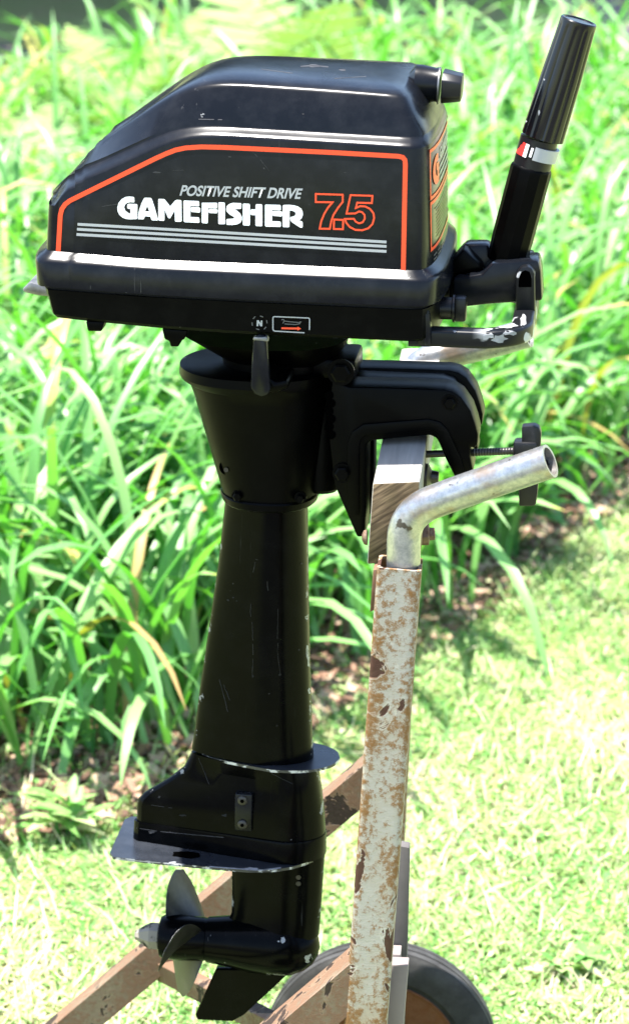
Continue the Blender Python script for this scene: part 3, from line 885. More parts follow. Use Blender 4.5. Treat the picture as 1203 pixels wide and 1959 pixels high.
box('clamp_hub', hub, (.024, .02, .022), M['black_plastic'], motor, .003)
q = [P(u, v, -.03) for u, v in [(998, 838), (998, 813), (1022, 811), (1031, 815), (1035, 826), (1034, 850), (1031, 900), (1028, 940), (1025, 962), (1020, 965), (993, 965), (992, 935), (995, 900)]]
prism('clamp_wing', q, -.037, -.023, M['black_plastic'], motor, .0025)
p = P(823, 912, -.030)
lathe('clamp_pad', P(812, 912, -.03), (1, 0, -.03), [(0, .0135), (.003, .0135), (.007, .007), (.014, .006)], M['screw'], motor, 20)

# hardware on the clamp and swivel
for u, v, y_, r_ in ((652, 712, -.058, .010), (655, 905, -.058, .0075), (860, 770, -.058, .006), (455, 948, -.047, .0045), (575, 952, -.046, .0045)):
    p = P(u, v, y_)
    lathe('washer', p + Vector((0, .002, 0)), (0, -1, 0), [(0, r_ * 1.35), (.003, r_ * 1.35)], M['dull_black'], motor, 20)
    lathe('hex_bolt', p + Vector((0, -.001, 0)), (0, -1, 0), [(0, r_), (.0045, r_), (.0055, r_ * .8)], M['dull_black'], motor, 6, 20)

# --- shift lever
q = [P(u, v, -.115) for u, v in [(490, 640), (497, 637), (508, 639), (512, 648), (515, 690), (519, 742), (514, 752), (502, 756), (489, 751), (481, 738), (483, 700), (486, 650)]]
lv = prism('shift_lever', q, -.122, -.113, M['gloss_black'], motor, .002)
q = [P(u, v, -.112) for u, v in [(488, 640), (513, 640), (516, 649), (486, 646)]]
prism('lever_tip', q, -.1222, -.1128, M['bare_metal'], motor, .0008)
q = [P(u, v, -.10) for u, v in [(503, 700), (530, 726), (552, 720), (556, 735), (530, 746), (503, 742)]]
prism('lever_arm', q, -.113, -.06, M['dull_black'], motor, .003)

# --- splash plate, gearcase, anti-ventilation plate
def plate(name, pl_, pr_, prof, th, parent=motor, n=40, mats=None):
    A_, B_ = P(pl_[0], pl_[1], 0), P(pr_[0], pr_[1], 0)
    near = []
    for k in range(n + 1):
        s_ = k / n
        hh = prof(s_); p = A_ + (B_ - A_) * s_
        near.append((p, hh))
    up = [Vector((p.x, -h, p.z)) for p, h in near] + [Vector((p.x, h, p.z)) for p, h in near[::-1]]
    m = len(up)
    V = up + [v - Vector((0, 0, th)) for v in up]
    top2 = [v.copy() for v in up]
    F = [tuple(range(m)), tuple(range(m, 2 * m))[::-1]] + [(i, (i + 1) % m, m + (i + 1) % m, m + i) for i in range(m)]
    fm = [0, 0] + [1] * m
    return mk(name, V, F, None, parent, 25, [M['plate_black'], M['worn_edge']], fm)
def sp_prof(s_):
    return .042 * min(1, (s_ / .55)) ** .6 * math.sqrt(max(0, 1 - max(0, (s_ - .62) / .38) ** 2.2)) + .0004
plate('splash_plate', (383, 1437), (650, 1450), sp_prof, .0028)
stack('gearcase_upper', [(367, 1437, 606, .0335, strut), (353, 1465, 611, .034), (323, 1488, 615, .0345), (277, 1515, 619, .035), (266, 1526, 620.5, .035), (263, 1536, 621, .0352), (262, 1568, 623, .0355)], wedge, M['case_black'])
stack('gearcase_band', [(258, 1567, 624, .0375), (257, 1571, 624.5, .0385), (255, 1606, 624, .0385)], wedge, M['case_black'])
av_s = [0, .005, .02, .25, .5, .68, .80, .87, .93, .97, 1]
av_h = [.045, .052, .055, .058, .059, .058, .050, .040, .026, .012, .0005]
plate('ventilation_plate', (225, 1599), (619, 1634), lambda s_: float(np.interp(s_, av_s, av_h)), .0028)
# worn bare patch on the plate
# sacrificial plate with its two screws
zp = [P(u, v, -.030) for u, v in [(450, 1517), (483, 1519), (482, 1590), (449, 1588)]]
ztilt = prism('anode_plate', zp, -.0325, -.020, M['gloss_black'], motor, .0016)
for u, v in ((464, 1531), (464, 1577)):
    p = P(u, v, -.0325)
    s0 = lathe('anode_screw', p, (0, -1, 0), [(0, .0052), (.0018, .0050), (.0026, .0036)], M['screw'], motor, 16)
    lathe('screw_recess', p - Vector((0, .0027, 0)), (0, -1, 0), [(0, .0022), (.0004, .0022)], M['hole'], motor, 6)
lower = stack('gearcase_strut', [(446, 1618, 622, .024), (444, 1640, 620, .023), (444, 1700, 616, .022), (443, 1745, 613, .023), (430, 1775, 610, .026)], strut, M['case_black'])
# torpedo
a0, a1 = P(396, 1797, 0), P(612, 1811, 0)
ax = (a1 - a0); TL = ax.length; ax.normalize()
lathe('gearcase_torpedo', a0, ax, [(0, .0225), (.001, .0245), (TL * .2, .0275), (TL * .4, .0322), (TL * .6, .0338), (TL * .75, .0325), (TL * .87, .0265), (TL * .94, .0195), (TL * .985, .0095), (TL, 0)], M['case_black'], motor, 36, 40)
# through-holes of the water intake
for u, v in ((571, 1678), (571, 1690)):
    p = P(u, v, -.03)
    lathe('water_intake', P(u, v, -.0205), (0, -1, 0), [(0, .0026), (.0012, .0026)], M['screw'], motor, 14)
# skeg, thinner to its lower edge
sk = [(415, 1850), (374, 1940), (379, 1950), (445, 1953), (466, 1941), (532, 1878), (560, 1850)]
qs = [P(u, v, 0) for u, v in sk]
hs = [.0065, .0018, .0015, .0015, .0022, .006, .008]
n = len(qs)
V = [Vector((p.x, -h, p.z)) for p, h in zip(qs, hs)] + [Vector((p.x, h, p.z)) for p, h in zip(qs, hs)]
F = [tuple(range(n)), tuple(range(n, 2 * n))[::-1]] + [(i, (i + 1) % n, n + (i + 1) % n, n + i) for i in range(n)]
bevelled('skeg', V, F, M['case_black'], motor, .0008, 1)

# --- propeller
prop = empty('propeller'); prop.parent = motor
HB = P(398, 1797, 0)
hx = -ax
lathe('hub', HB + hx * .0005, hx, [(0, .0225), (.004, .0235), (.03, .0245), (.046, .0235), (.050, .0215), (.052, .016)], M['case_black'], prop, 32, 40)
cone = lathe('prop_nut', HB + hx * .052, hx, [(0, .0150), (.010, .0150), (.0145, .0125), (.024, .0060), (.0262, .0055), (.0268, .003)], M['cone'], prop, 8, 25)
EB = Vector((0, 0, 1)); EB = (EB - hx * EB.dot(hx)).normalized(); EY = Vector((0, 1, 0))
def blade(ang):
    """ang from straight up, towards the far side"""
    NS, NR = 15, 12
    VV = []
    for side_ in (1, -1):
        for i in range(NR + 1):
            r = .020 + (.077 - .020) * i / NR
            k = i / NR
            chord = (.047 + .020 * math.sin(math.pi * min(1, k * 1.1) * .6)) * (max(0, 1 - max(0, (k - .35) / .65) ** 2.4)) ** .5 + .0004
            pitch = math.atan2(.024, r)
            th = .0035 * (1 - k) + .0014
            for j in range(NS + 1):
                c = (j / NS - .5) * chord
                a_ = ang + (c * math.cos(pitch)) / r * .95 + .10 * k
                axd = .024 - c * math.sin(pitch) * 1.15 + .011 * k
                tt = th * max(0.08, math.sin(math.pi * j / NS) ** .6) * .5 * side_
                rad = EB * math.cos(a_) + EY * math.sin(a_)
                VV.append(HB + hx * (axd + tt * 1.0) + rad * r)
    FF = []
    W_ = NS + 1; off = (NR + 1) * W_
    for i in range(NR):
        for j in range(NS):
            FF.append((i * W_ + j, i * W_ + j + 1, (i + 1) * W_ + j + 1, (i + 1) * W_ + j))
            FF.append((off + i * W_ + j, off + (i + 1) * W_ + j, off + (i + 1) * W_ + j + 1, off + i * W_ + j + 1))
    for i in range(NR):
        for j in (0, NS):
            FF.append((i * W_ + j, (i + 1) * W_ + j, off + (i + 1) * W_ + j, off + i * W_ + j))
    for j in range(NS):
        FF.append((NR * W_ + j, NR * W_ + j + 1, off + NR * W_ + j + 1, off + NR * W_ + j))
    nb_ = NR * NS * 2
    fm = [0] * nb_ + [1] * (len(FF) - nb_)
    return mk('blade', VV, FF, None, prop, 50, [M['prop'], M['worn_edge']], fm)
for an in (38, 158, 278):
    blade(math.radians(an))

# --- scuffs, chips and stains, laid on the surfaces where the photograph shows them
bpy.context.view_layer.update()
def onto(o, u, v, lift=.0004):
    a_, d_ = ray(u, v, YAW_M)
    d_ = d_.normalized()
    ok, loc, nor, _ = o.ray_cast(a_, d_)
    return (loc - d_ * lift) if ok else None
M['leg_scuff'] = plain('leg_scuff', (0.022, 0.022, 0.023), 0.6, spec=.1, var=0.8, scale=140)
def wear(parent, lines, blobs, mat):
    V = []; F = []
    r2 = random.Random(len(lines) * 31 + len(blobs) * 7 + 5)
    for pts, w in lines:
        dense = []
        for (a_, b_) in zip(pts[:-1], pts[1:]):
            m_ = max(2, int(math.hypot(b_[0] - a_[0], b_[1] - a_[1]) / 7))
            dense += [(a_[0] + (b_[0] - a_[0]) * k / m_ + r2.uniform(-.6, .6), a_[1] + (b_[1] - a_[1]) * k / m_) for k in range(m_)]
        dense.append(pts[-1])
        L, R_2 = stroke_quads(dense, w)
        A_ = [onto(parent, *p) for p in L]; B_ = [onto(parent, *p) for p in R_2]
        for i in range(len(A_) - 1):
            q = [A_[i], A_[i + 1], B_[i + 1], B_[i]]
            if any(x is None for x in q) or r2.random() < .05: continue
            b = len(V); V += q; F.append((b, b + 1, b + 2, b + 3))
    for (cu_, cv_, ru, rv) in blobs:
        n_ = 11; q = [onto(parent, cu_, cv_)]
        for k in range(n_):
            a_ = 2 * math.pi * k / n_; f_ = r2.uniform(.55, 1.15)
            q.append(onto(parent, cu_ + math.cos(a_) * ru * f_, cv_ + math.sin(a_) * rv * f_))
        if q[0] is None: continue
        b = len(V); idx = {}
        for k, x in enumerate(q):
            if x is not None: idx[k] = len(V); V.append(x)
        for k in range(1, n_ + 1):
            k2 = k % n_ + 1
            if k in idx and k2 in idx: F.append((idx[0], idx[k], idx[k2]))
    if not F: return
    o = mk('paint_wear', V, F, mat, parent, 0)
    o['kind'] = 'stuff'
named = {}
for o_ in motor.children: named.setdefault(o_.name.split('.')[0], o_)
wear(leg, [([(480, 1155), (479, 1170), (482, 1190), (484, 1225), (484, 1260), (483, 1294)], 1.3), ([(532, 1165), (531, 1200), (531, 1245), (536, 1290)], 0.9), ([(488, 1075), (484, 1095)], 1.5), ([(511, 1112), (513, 1130)], 1.6), ([(499, 1072), (489, 1070)], 1.4)], [(535, 1291, 3, 3), (484, 1294, 2.5, 2.5), (572, 1243, 2, 2.5), (577, 1078, 3, 2), (515, 1327, 2.2, 2), (530, 1388, 2, 2)], M['leg_scuff'])
wear(leg, [], [(589, 1181, 5, 6), (590, 1245, 6, 17), (591, 1265, 4, 12), (592, 1322, 4, 8)], M['bare_patch'])
wear(leg, [([(420, 1300), (436, 1362)], 1.6), ([(428, 1310), (440, 1340)], 1.4)], [(436, 1148, 3, 2), (446, 1143, 2.5, 1.5), (453, 1150, 2, 1.5)], M['faint_scuff'])
wear(cowl, [([(195, 395), (240, 388), (262, 383)], 1.4), ([(478, 285), (498, 305), (515, 327)], 1.2), ([(330, 326), (360, 325)], 1.8), ([(380, 228), (425, 229)], 1.5), ([(173, 546), (174, 560)], 1.4), ([(270, 535), (270, 560)], 1.6)], [(230, 215, 2, 2), (580, 218, 2, 1.5), (300, 330, 8, 2), (440, 300, 3, 1.2), (170, 380, 3, 2), (660, 330, 3, 1.5)], M['scuff'])
wear(cowl, [([(575, 127), (600, 125), (628, 128)], 2.2), ([(500, 132), (560, 140)], 1.2), ([(640, 150), (700, 146)], 1.2)], [(600, 126, 12, 3.5), (655, 134, 9, 2)], M['scuff'])
wear(named['carry_handle'], [], [(933, 640, 12, 12), (955, 648, 16, 9), (975, 636, 14, 6), (1000, 612, 7, 13), (870, 634, 4, 2)], M['bare_patch'])
wear(named['gearcase_upper'], [([(380, 1450), (400, 1500)], 1.5), ([(290, 1540), (330, 1546)], 1.2), ([(520, 1480), (560, 1500)], 1.3)], [(305, 1525, 3, 3), (430, 1560, 5, 3), (350, 1560, 8, 2)], M['faint_scuff'])
wear(named['gearcase_band'], [([(262, 1584), (300, 1590), (360, 1596), (428, 1602)], 1.6)], [(290, 1592, 7, 3)], M['scuff'])
wear(named['ventilation_plate'], [], [(355, 1636, 34, 8)], M['hole'])
wear(named['ventilation_plate'], [([(214, 1643), (300, 1650), (353, 1654)], 2), ([(400, 1658), (500, 1665), (545, 1659)], 2.2)], [(330, 1650, 8, 2), (480, 1662, 14, 3), (240, 1560, 3, 4)], M['bare_patch'])
wear(named['gearcase_torpedo'], [([(480, 1862), (560, 1866)], 2)], [(541, 1798, 5, 7), (533, 1801, 2, 2), (590, 1835, 10, 10)], M['bare_patch'])
wear(named['throttle_grip'], [], [(1010, 205, 3, 4), (1030, 215, 2, 6), (1040, 152, 2, 2), (1005, 232, 3, 3)], M['bare_patch'])

# small pieces belong to the part that carries them
for child_, par_ in (('anode_screw', 'anode_plate'), ('screw_recess', 'anode_plate'), ('lever_tip', 'shift_lever'), ('guide_ring', 'rope_guide'), ('jaw_rib', 'clamp_jaw'),
                     ('screw_thread', 'clamp_screw'), ('clamp_wing', 'clamp_screw'), ('clamp_hub', 'clamp_screw'), ('clamp_pad', 'clamp_screw'), ('lug_slot', 'handle_lug'),
                     ('stop_knob_wing', 'stop_knob'), ('throttle_mark', 'throttle_collar'), ('throttle_ring_red', 'throttle_collar'), ('throttle_ring_white', 'throttle_collar'), ('throttle_ring_grey', 'throttle_collar'),
                     ('grease_nipple', 'upper_housing'), ('drain_recess', 'upper_housing'), ('water_intake', 'gearcase_strut')):
    for o_ in [o_ for o_ in motor.children if o_.name.split('.')[0] == child_]:
        o_.parent = named[par_]

# ================================================================== the stand
stand = empty('motor_stand', (0, 0, 0), -YAW_S)
tag(stand, 'rusty home-made motor stand with square posts, pipe handles and wheels', 'motor stand')
YN, YF = -.224, .300
def square_post(pt, pb, y, w=.0415):
    A_, B_ = S(*pb, y), S(*pt, y)
    d = (B_ - A_); d = d / d.z
    A_ = A_ - d * (A_.z - .05)
    ax = (B_ - A_).normalized(); sx_ = Vector((ax.z, 0, -ax.x)); sy_ = Vector((0, 1, 0))
    ev = []
    def ring(p, h):
        r = .004; out = []; ev.clear()
        for cx, cy, a0 in ((1, 1, 0), (-1, 1, 90), (-1, -1, 180), (1, -1, 270)):
            for k in range(4):
                a = math.radians(a0 + 30 * k)
                out.append(p + sx_ * (cx * (h - r) + r * math.cos(a)) + sy_ * (cy * (h - r) + r * math.sin(a))); ev.append(1.0)
            a_, b_ = out[-1], None
            nx_ = {(1, 1): (-1, 1), (-1, 1): (-1, -1), (-1, -1): (1, -1), (1, -1): (1, 1)}[(cx, cy)]
            an = math.radians(a0 + 90)
            b_ = p + sx_ * (nx_[0] * (h - r) + r * math.cos(an)) + sy_ * (nx_[1] * (h - r) + r * math.sin(an))
            for f_, e_ in ((.16, .25), (.4, 0), (.6, 0), (.84, .25)):
                out.append(a_ + (b_ - a_) * f_); ev.append(e_)
        return out
    h = w / 2
    L = [ring(A_, h), ring(A_ + (B_ - A_) * .5, h), ring(B_, h), ring(B_, h - .003), ring(B_ - ax * .06, h - .003)]
    V, F = loft(L)
    o = mk('post', V, F, M['rust_post'], stand, 40)
    e_ = np.tile(np.array(ev), 5); e_[2 * len(ev):] = 1.0
    a_ = o.data.attributes.new('edge', 'FLOAT', 'POINT'); a_.data.foreach_set('value', e_.astype(np.float32))
    return o
square_post((765, 1077), (700, 1959), YN)
square_post((784, 750), (722, 1960), YF, .040)

def pipe(path, yend, r=.0160):
    q = [S(u, v, y) for u, v, y in path]
    pts = bez(q, 6)
    fr_ = frames(pts)
    sect = circle(r, 24); inner = circle(r - .0028, 24)
    L = sweep(pts, sect)
    Li = sweep(pts, inner)
    V, F = loft(L + [Li[-1], [p - (pts[-1] - pts[-2]).normalized() * .03 for p in Li[-1]]])
    return mk('pipe_handle', V, F, M['pipe'], stand, 45)
pipe([(771, 1110, YN), (771.5, 1060, YN), (772, 1035, YN), (775, 1012, YN), (787, 988, YN - .001), (812, 968, YN - .003), (850, 952, YN - .006), (950, 917, YN - .018), (1052, 882, YN - .03)], 0)
pipe([(785, 790, YF), (786, 735, YF), (790, 715, YF), (803, 698, YF), (826, 685, YF), (860, 676, YF), (930, 659, YF - .01), (1010, 637, YF - .02)], 0)

# timber the motor is clamped to
q = [S(u, v, -.187) for u, v in [(713, 925), (803, 921), (792, 1075), (702, 1080)]]
bd = prism('transom_board', q, -.187, .345, M['board'], stand, .002)
q = [S(u, v, -.2) for u, v in [(803, 998), (808, 998), (802, 1072), (797, 1072)]]
prism('mount_plate', q, -.205, -.10, M['rust_bar'], stand, .0005)
q = [S(u, v, -.2) for u, v in [(714, 1088), (722, 1086), (716, 1164), (708, 1168)]]
prism('mount_plate', q, -.205, -.12, M['rust_bar'], stand, .0005)
p = S(812, 1020, -.14)
lathe('mount_bolt', S(800, 1022, -.14), (1, 0, .05), [(0, .011), (.010, .011), (.011, .0065), (.016, .006)], M['rust_bolt'], stand, 6, 20)
lathe('mount_bolt', S(702, 1028, -.14), (-1, 0, -.05), [(0, .008), (.003, .007), (.005, .003)], M['rust_bolt'], stand, 12, 30)

def angle_bar(name, A_, B_, wtop, wside, ydir=1, th=.0045, mat='rust_bar'):
    """L-section: one flange lying on top, one hanging down on the near side"""
    d = (B_ - A_).normalized()
    s_ = Vector((0, 1, 0)); s_ = (s_ - d * s_.dot(d)).normalized()
    u_ = s_.cross(d)
    if u_.z < 0: u_ = -u_
    sec = [(0, 0), (wtop, 0), (wtop, -th), (th, -th), (th, -wside), (0, -wside)]
    loops = [[p + s_ * a * ydir + u_ * b for a, b in sec] for p in (A_, B_)]
    V, F = loft(loops)
    return bevelled(name, V, F, M[mat], stand, .0008, 1)
def to_ground(A_, B_, z=.012):
    d = B_ - A_
    return A_ + d * ((z - A_.z) / d.z)
fa = S(722, 1440, YF - .045); fb = S(110, 1956, YF - .045)
fe = to_ground(fa, fb)
angle_bar('leg_bar', fa, fe, .036, .038)
na = S(694, 1822, YN - .02); nb = S(535, 1957, YN - .02)
ne = to_ground(na, nb)
angle_bar('leg_bar', na, ne, .044, .040)
ba = S(278, 1832, YF - .02); bb = S(722, 2061, -.14)
angle_bar('brace_bar', ba, bb, .018, .026)

# upright packing pieces behind the near post
q = [S(u, v, -.15) for u, v in [(752, 1622), (768, 1619), (783, 1622), (779, 1800), (771, 2010), (742, 2010)]]
prism('backing_board', q, -.15, -.135, M['grey_wood'], stand, .001)
zt_ = S(764, 1846, -.195).z
x0, x1 = S(736, 1846, -.195).x, S(781, 1846, -.195).x
zb_ = S(764, 2060, -.195).z
xm = S(767, 1820, -.17).x
V = [(x0, -.195, zb_), (x1 - .008, -.195, zb_), (x1 - .008, -.150, zb_), (x0, -.150, zb_), (x0, -.195, zt_), (x1, -.195, zt_), (x1, -.172, zt_), (x0, -.172, zt_)]
bevelled('packing_block', [(x0, -.195, zb_), (x1 - .008, -.195, zb_), (x1 - .008, -.1755, zb_), (x0, -.1755, zb_), (x0, -.195, zt_), (x1, -.195, zt_), (x1, -.1755, zt_), (x0, -.1755, zt_)],
         [(0, 3, 2, 1), (4, 5, 6, 7), (0, 1, 5, 4), (1, 2, 6, 5), (2, 3, 7, 6), (3, 0, 4, 7)], M['pale_wood'], stand, .0015)
bevelled('packing_block', [(x0, -.175, zb_), (xm - .008, -.175, zb_), (xm - .008, -.152, zb_), (x0, -.152, zb_), (x0, -.175, zt_ + .002), (xm, -.175, zt_ + .002), (xm, -.152, zt_ + .002), (x0, -.152, zt_ + .002)],
         [(0, 3, 2, 1), (4, 5, 6, 7), (0, 1, 5, 4), (1, 2, 6, 5), (2, 3, 7, 6), (3, 0, 4, 7)], M['pale_wood'], stand, .0015)

# wheels
def wheel(c, r=.140, w=.045):
    wob = empty('wheel'); wob.parent = stand
    yv = Vector((0, 1, 0))
    rim_r = r * .70
    prof = [(-w * .36, rim_r), (-w * .48, rim_r * 1.06), (-w * .52, r * .86), (-w * .47, r * .95), (-w * .40, r * .985), (-w * .36, r * .975), (-w * .34, r * .992), (-w * .18, r), (-w * .16, r * .985), (-w * .12, r * .985), (-w * .10, r * 1.003), (w * .10, r * 1.003), (w * .12, r * .985), (w * .16, r * .985), (w * .18, r), (w * .34, r * .992), (w * .40, r * .985), (w * .47, r * .95), (w * .52, r * .86), (w * .48, rim_r * 1.06), (w * .36, rim_r)]
    lathe('tyre', c, yv, prof, M['tyre'], wob, 64, 30, (1, 0, 0))
    lathe('rim', c, yv, [(-w * .40, rim_r * .985), (-w * .43, rim_r * .97), (-w * .40, rim_r * .93), (-w * .15, rim_r * .86), (-w * .08, rim_r * .55), (-w * .3, rim_r * .42), (-w * .32, rim_r * .2), (w * .32, rim_r * .2), (w * .1, rim_r * .6), (w * .38, rim_r * .93), (w * .40, rim_r * .985)], M['rust_rim'], wob, 48, 30, (1, 0, 0))
    lathe('hub_cap', c - yv * .032, yv, [(0, .006), (.002, .012), (.03, .014)], M['rust_bolt'], wob, 20, 30, (1, 0, 0))
    return wob
wc = S(727, 2016, YF + .055)
R_W = .140
wc.z = R_W
wheel(wc, R_W)
wn_ = Vector((wc.x + .0, YN - .075, R_W))
wheel(wn_, R_W)
tube('axle', [Vector((wc.x, YN - .11, R_W)), Vector((wc.x, YF + .09, R_W))], .008, M['rust_bar'], stand, 14, True, (0, 0, 1))

# ================================================================== plants
def np_mesh(name, V, quads, tint, mat, parent=None):
    me = bpy.data.meshes.new(name)
    nv, nf = len(V), len(quads)
    k = quads.shape[1]
    me.vertices.add(nv); me.vertices.foreach_set('co', V.astype(np.float32).ravel())
    me.loops.add(nf * k); me.loops.foreach_set('vertex_index', quads.astype(np.int32).ravel())
    me.polygons.add(nf)
    me.polygons.foreach_set('loop_start', np.arange(0, nf * k, k, dtype=np.int32))
    me.polygons.foreach_set('loop_total', np.full(nf, k, dtype=np.int32))
    me.update(calc_edges=True)
    at_ = me.attributes.new('tint', 'FLOAT', 'POINT')
    at_.data.foreach_set('value', tint.astype(np.float32))
    me.materials.append(mat)
    me.polygons.foreach_set('use_smooth', np.ones(nf, dtype=bool))
    o = bpy.data.objects.new(name, me); C.objects.link(o)
    if parent is not None: o.parent = parent
    return o

def strap(base, az, el0, bend, length, width, tint, segs=9, pw=1.4, keel=0.28, twist=None, tipdry=None):
    """strap leaves: rise at el0, then arch over; V-shaped across. All arrays of n"""
    n = len(az); s = np.linspace(0, 1, segs + 1)
    pwa = pw if np.ndim(pw) == 0 else pw[:, None]
    el = el0[:, None] - bend[:, None] * s[None, :] ** pwa
    ds = length[:, None] / segs
    hor = np.cumsum(np.cos(el) * ds, axis=1) - np.cos(el) * ds
    ver = np.cumsum(np.sin(el) * ds, axis=1) - np.sin(el) * ds
    dirx, diry = np.cos(az)[:, None], np.sin(az)[:, None]
    cx = base[:, 0, None] + dirx * hor; cy = base[:, 1, None] + diry * hor; cz = base[:, 2, None] + ver
    cz = np.maximum(cz, 0.006 + 0.004 * rng.random(n)[:, None])
    wp = np.minimum(1, 0.55 + s * 1.6) * np.sqrt(np.clip(1 - s ** 3.2, 0, 1)) + 0.03
    w = width[:, None] * wp[None, :] * 0.5
    tw = (twist if twist is not None else rng.normal(0, .35, n))[:, None] * s[None, :]
    sxx = -np.sin(az)[:, None] * np.cos(tw); syy = np.cos(az)[:, None] * np.cos(tw); szz = np.sin(tw)
    nx = -np.sin(el) * dirx; ny = -np.sin(el) * diry; nz = np.cos(el)
    k = keel * w
    rows = []
    for sg in (-1, 0, 1):
        if sg == 0: rows.append(np.stack([cx - nx * k, cy - ny * k, cz - nz * k], -1))
        else: rows.append(np.stack([cx + sg * sxx * w, cy + sg * syy * w, cz + sg * szz * w], -1))
    V = np.stack(rows, 2)                      # n, segs+1, 3, 3
    vid = np.arange(n * (segs + 1) * 3).reshape(n, segs + 1, 3)
    q = []
    for c in (0, 1):
        q.append(np.stack([vid[:, :-1, c], vid[:, :-1, c + 1], vid[:, 1:, c + 1], vid[:, 1:, c]], -1).reshape(-1, 4))
    T = np.repeat(tint[:, None], segs + 1, 1)
    if tipdry is not None:
        T = np.clip(T + tipdry[:, None] * np.clip((s[None, :] - .75) / .25, 0, 1), 0, 1)
    T = np.repeat(T[:, :, None], 3, 2)
    return V.reshape(-1, 3), np.concatenate(q), T.ravel()

def join(parts):
    Vs, Qs, Ts = [], [], []; off = 0
    for V, q, T in parts:
        Vs.append(V); Qs.append(q + off); Ts.append(T); off += len(V)
    return np.concatenate(Vs), np.concatenate(Qs), np.concatenate(Ts)

def clump(cx, cy, n, lmin=.42, lmax=.78, spread=.07, wid=.0195):
    az = rng.random(n) * 2 * math.pi
    base = np.stack([cx + rng.normal(0, spread, n), cy + rng.normal(0, spread, n), np.zeros(n)], -1)
    el0 = np.radians(rng.uniform(62, 88, n))
    bend = np.radians(rng.uniform(55, 165, n))
    L = rng.uniform(lmin, lmax, n)
    w = wid * rng.uniform(.75, 1.25, n)
    tint = np.clip(rng.beta(2, 2.2, n) * .85, 0, .86)
    old = rng.random(n) < .05
    tint[old] = rng.uniform(.9, 1.0, old.sum())
    dry = np.where(rng.random(n) < .2, .5, 0.0)
    return strap(base, az, el0, bend, L, w, tint, pw=rng.choice([1.1, 1.4, 1.8, 3.5], n), tipdry=dry)

# the mass of the bed, with room for the ferns at the back
FERNSPEC = [(85, 165, .5, .72, 13), (255, 120, .5, .75, 13), (400, 70, .55, .8, 14), (545, 60, .55, .85, 15), (10, 270, .45, .6, 11), (170, 250, .45, .6, 12)]
FERNS = [(G(u_, v_, z_).x, G(u_, v_, z_).y) for u_, v_, z_, _, _ in FERNSPEC]
parts = []
gx = 0.20
for iy in range(40):
    for ix in range(30):
        x = -2.9 + ix * gx + rng.uniform(-.08, .08); y = .95 + iy * gx + rng.uniform(-.08, .08)
        e = bed_y(x)
        if y < e + .38 or y > float(np.interp(x, [-1.1, -.75, -.5, 1.5], [5.9, 6.3, 7.0, 7.0])) + .15 * math.sin(x * 9): continue
        half = (y + 3.0) * 603 / 5900 + 0.75
        if abs(x) > half: continue
        far_ = y > 4.5
        if any((x - a_) ** 2 + (y - b_) ** 2 < .05 for a_, b_ in FERNS): continue
        parts.append(clump(x, y, 23 if far_ else 30, .45, .80))
V, q, T = join(parts)
o = np_mesh('daylily_bed', V, q, T, M['daylily'])
tag(o, 'dense mass of bright green strap-leaved daylilies filling the bed', 'daylilies', kind='stuff')

# the front row, clump by clump
def daylily(u, v, n, label, lmin=.4, lmax=.7, **kw):
    p = G(u, v)
    V, q, T = clump(0, 0, n, lmin, lmax, **kw)
    o = np_mesh('daylily', V, q, T, M['daylily'])
    o.location = (p.x, p.y, .003)
    tag(o, label, 'daylily', 'daylilies along the front of the bed')
    return o
daylily(-40, 1470, 22, 'daylily clump at the left edge of the photo, broad leaf tips drooping to the mulch', .45, .7)
daylily(150, 1440, 16, 'thin daylily above the small leafy weed, pale leaves folding sharply over', .4, .62)
daylily(280, 1420, 18, 'daylily just left of the black drive leg, yellowing stems over bare mulch', .4, .62)
daylily(400, 1350, 20, 'daylily hidden mostly behind the black drive leg, leaves fanning to its left', .4, .65)
daylily(640, 1250, 16, 'daylily between the drive leg and the rusty post with dark green upright leaves', .38, .6)
daylily(800, 1165, 18, 'daylily right of the rusty post with long leaves hanging onto the lawn', .42, .66)
daylily(905, 1080, 18, 'daylily beneath the near pipe handle, leaves arching over the bed edge', .4, .62)
daylily(1040, 960, 20, 'daylily behind the open end of the near pipe handle', .42, .66)
daylily(1170, 860, 20, 'daylily at the right edge of the photo where bed meets lawn', .42, .66)

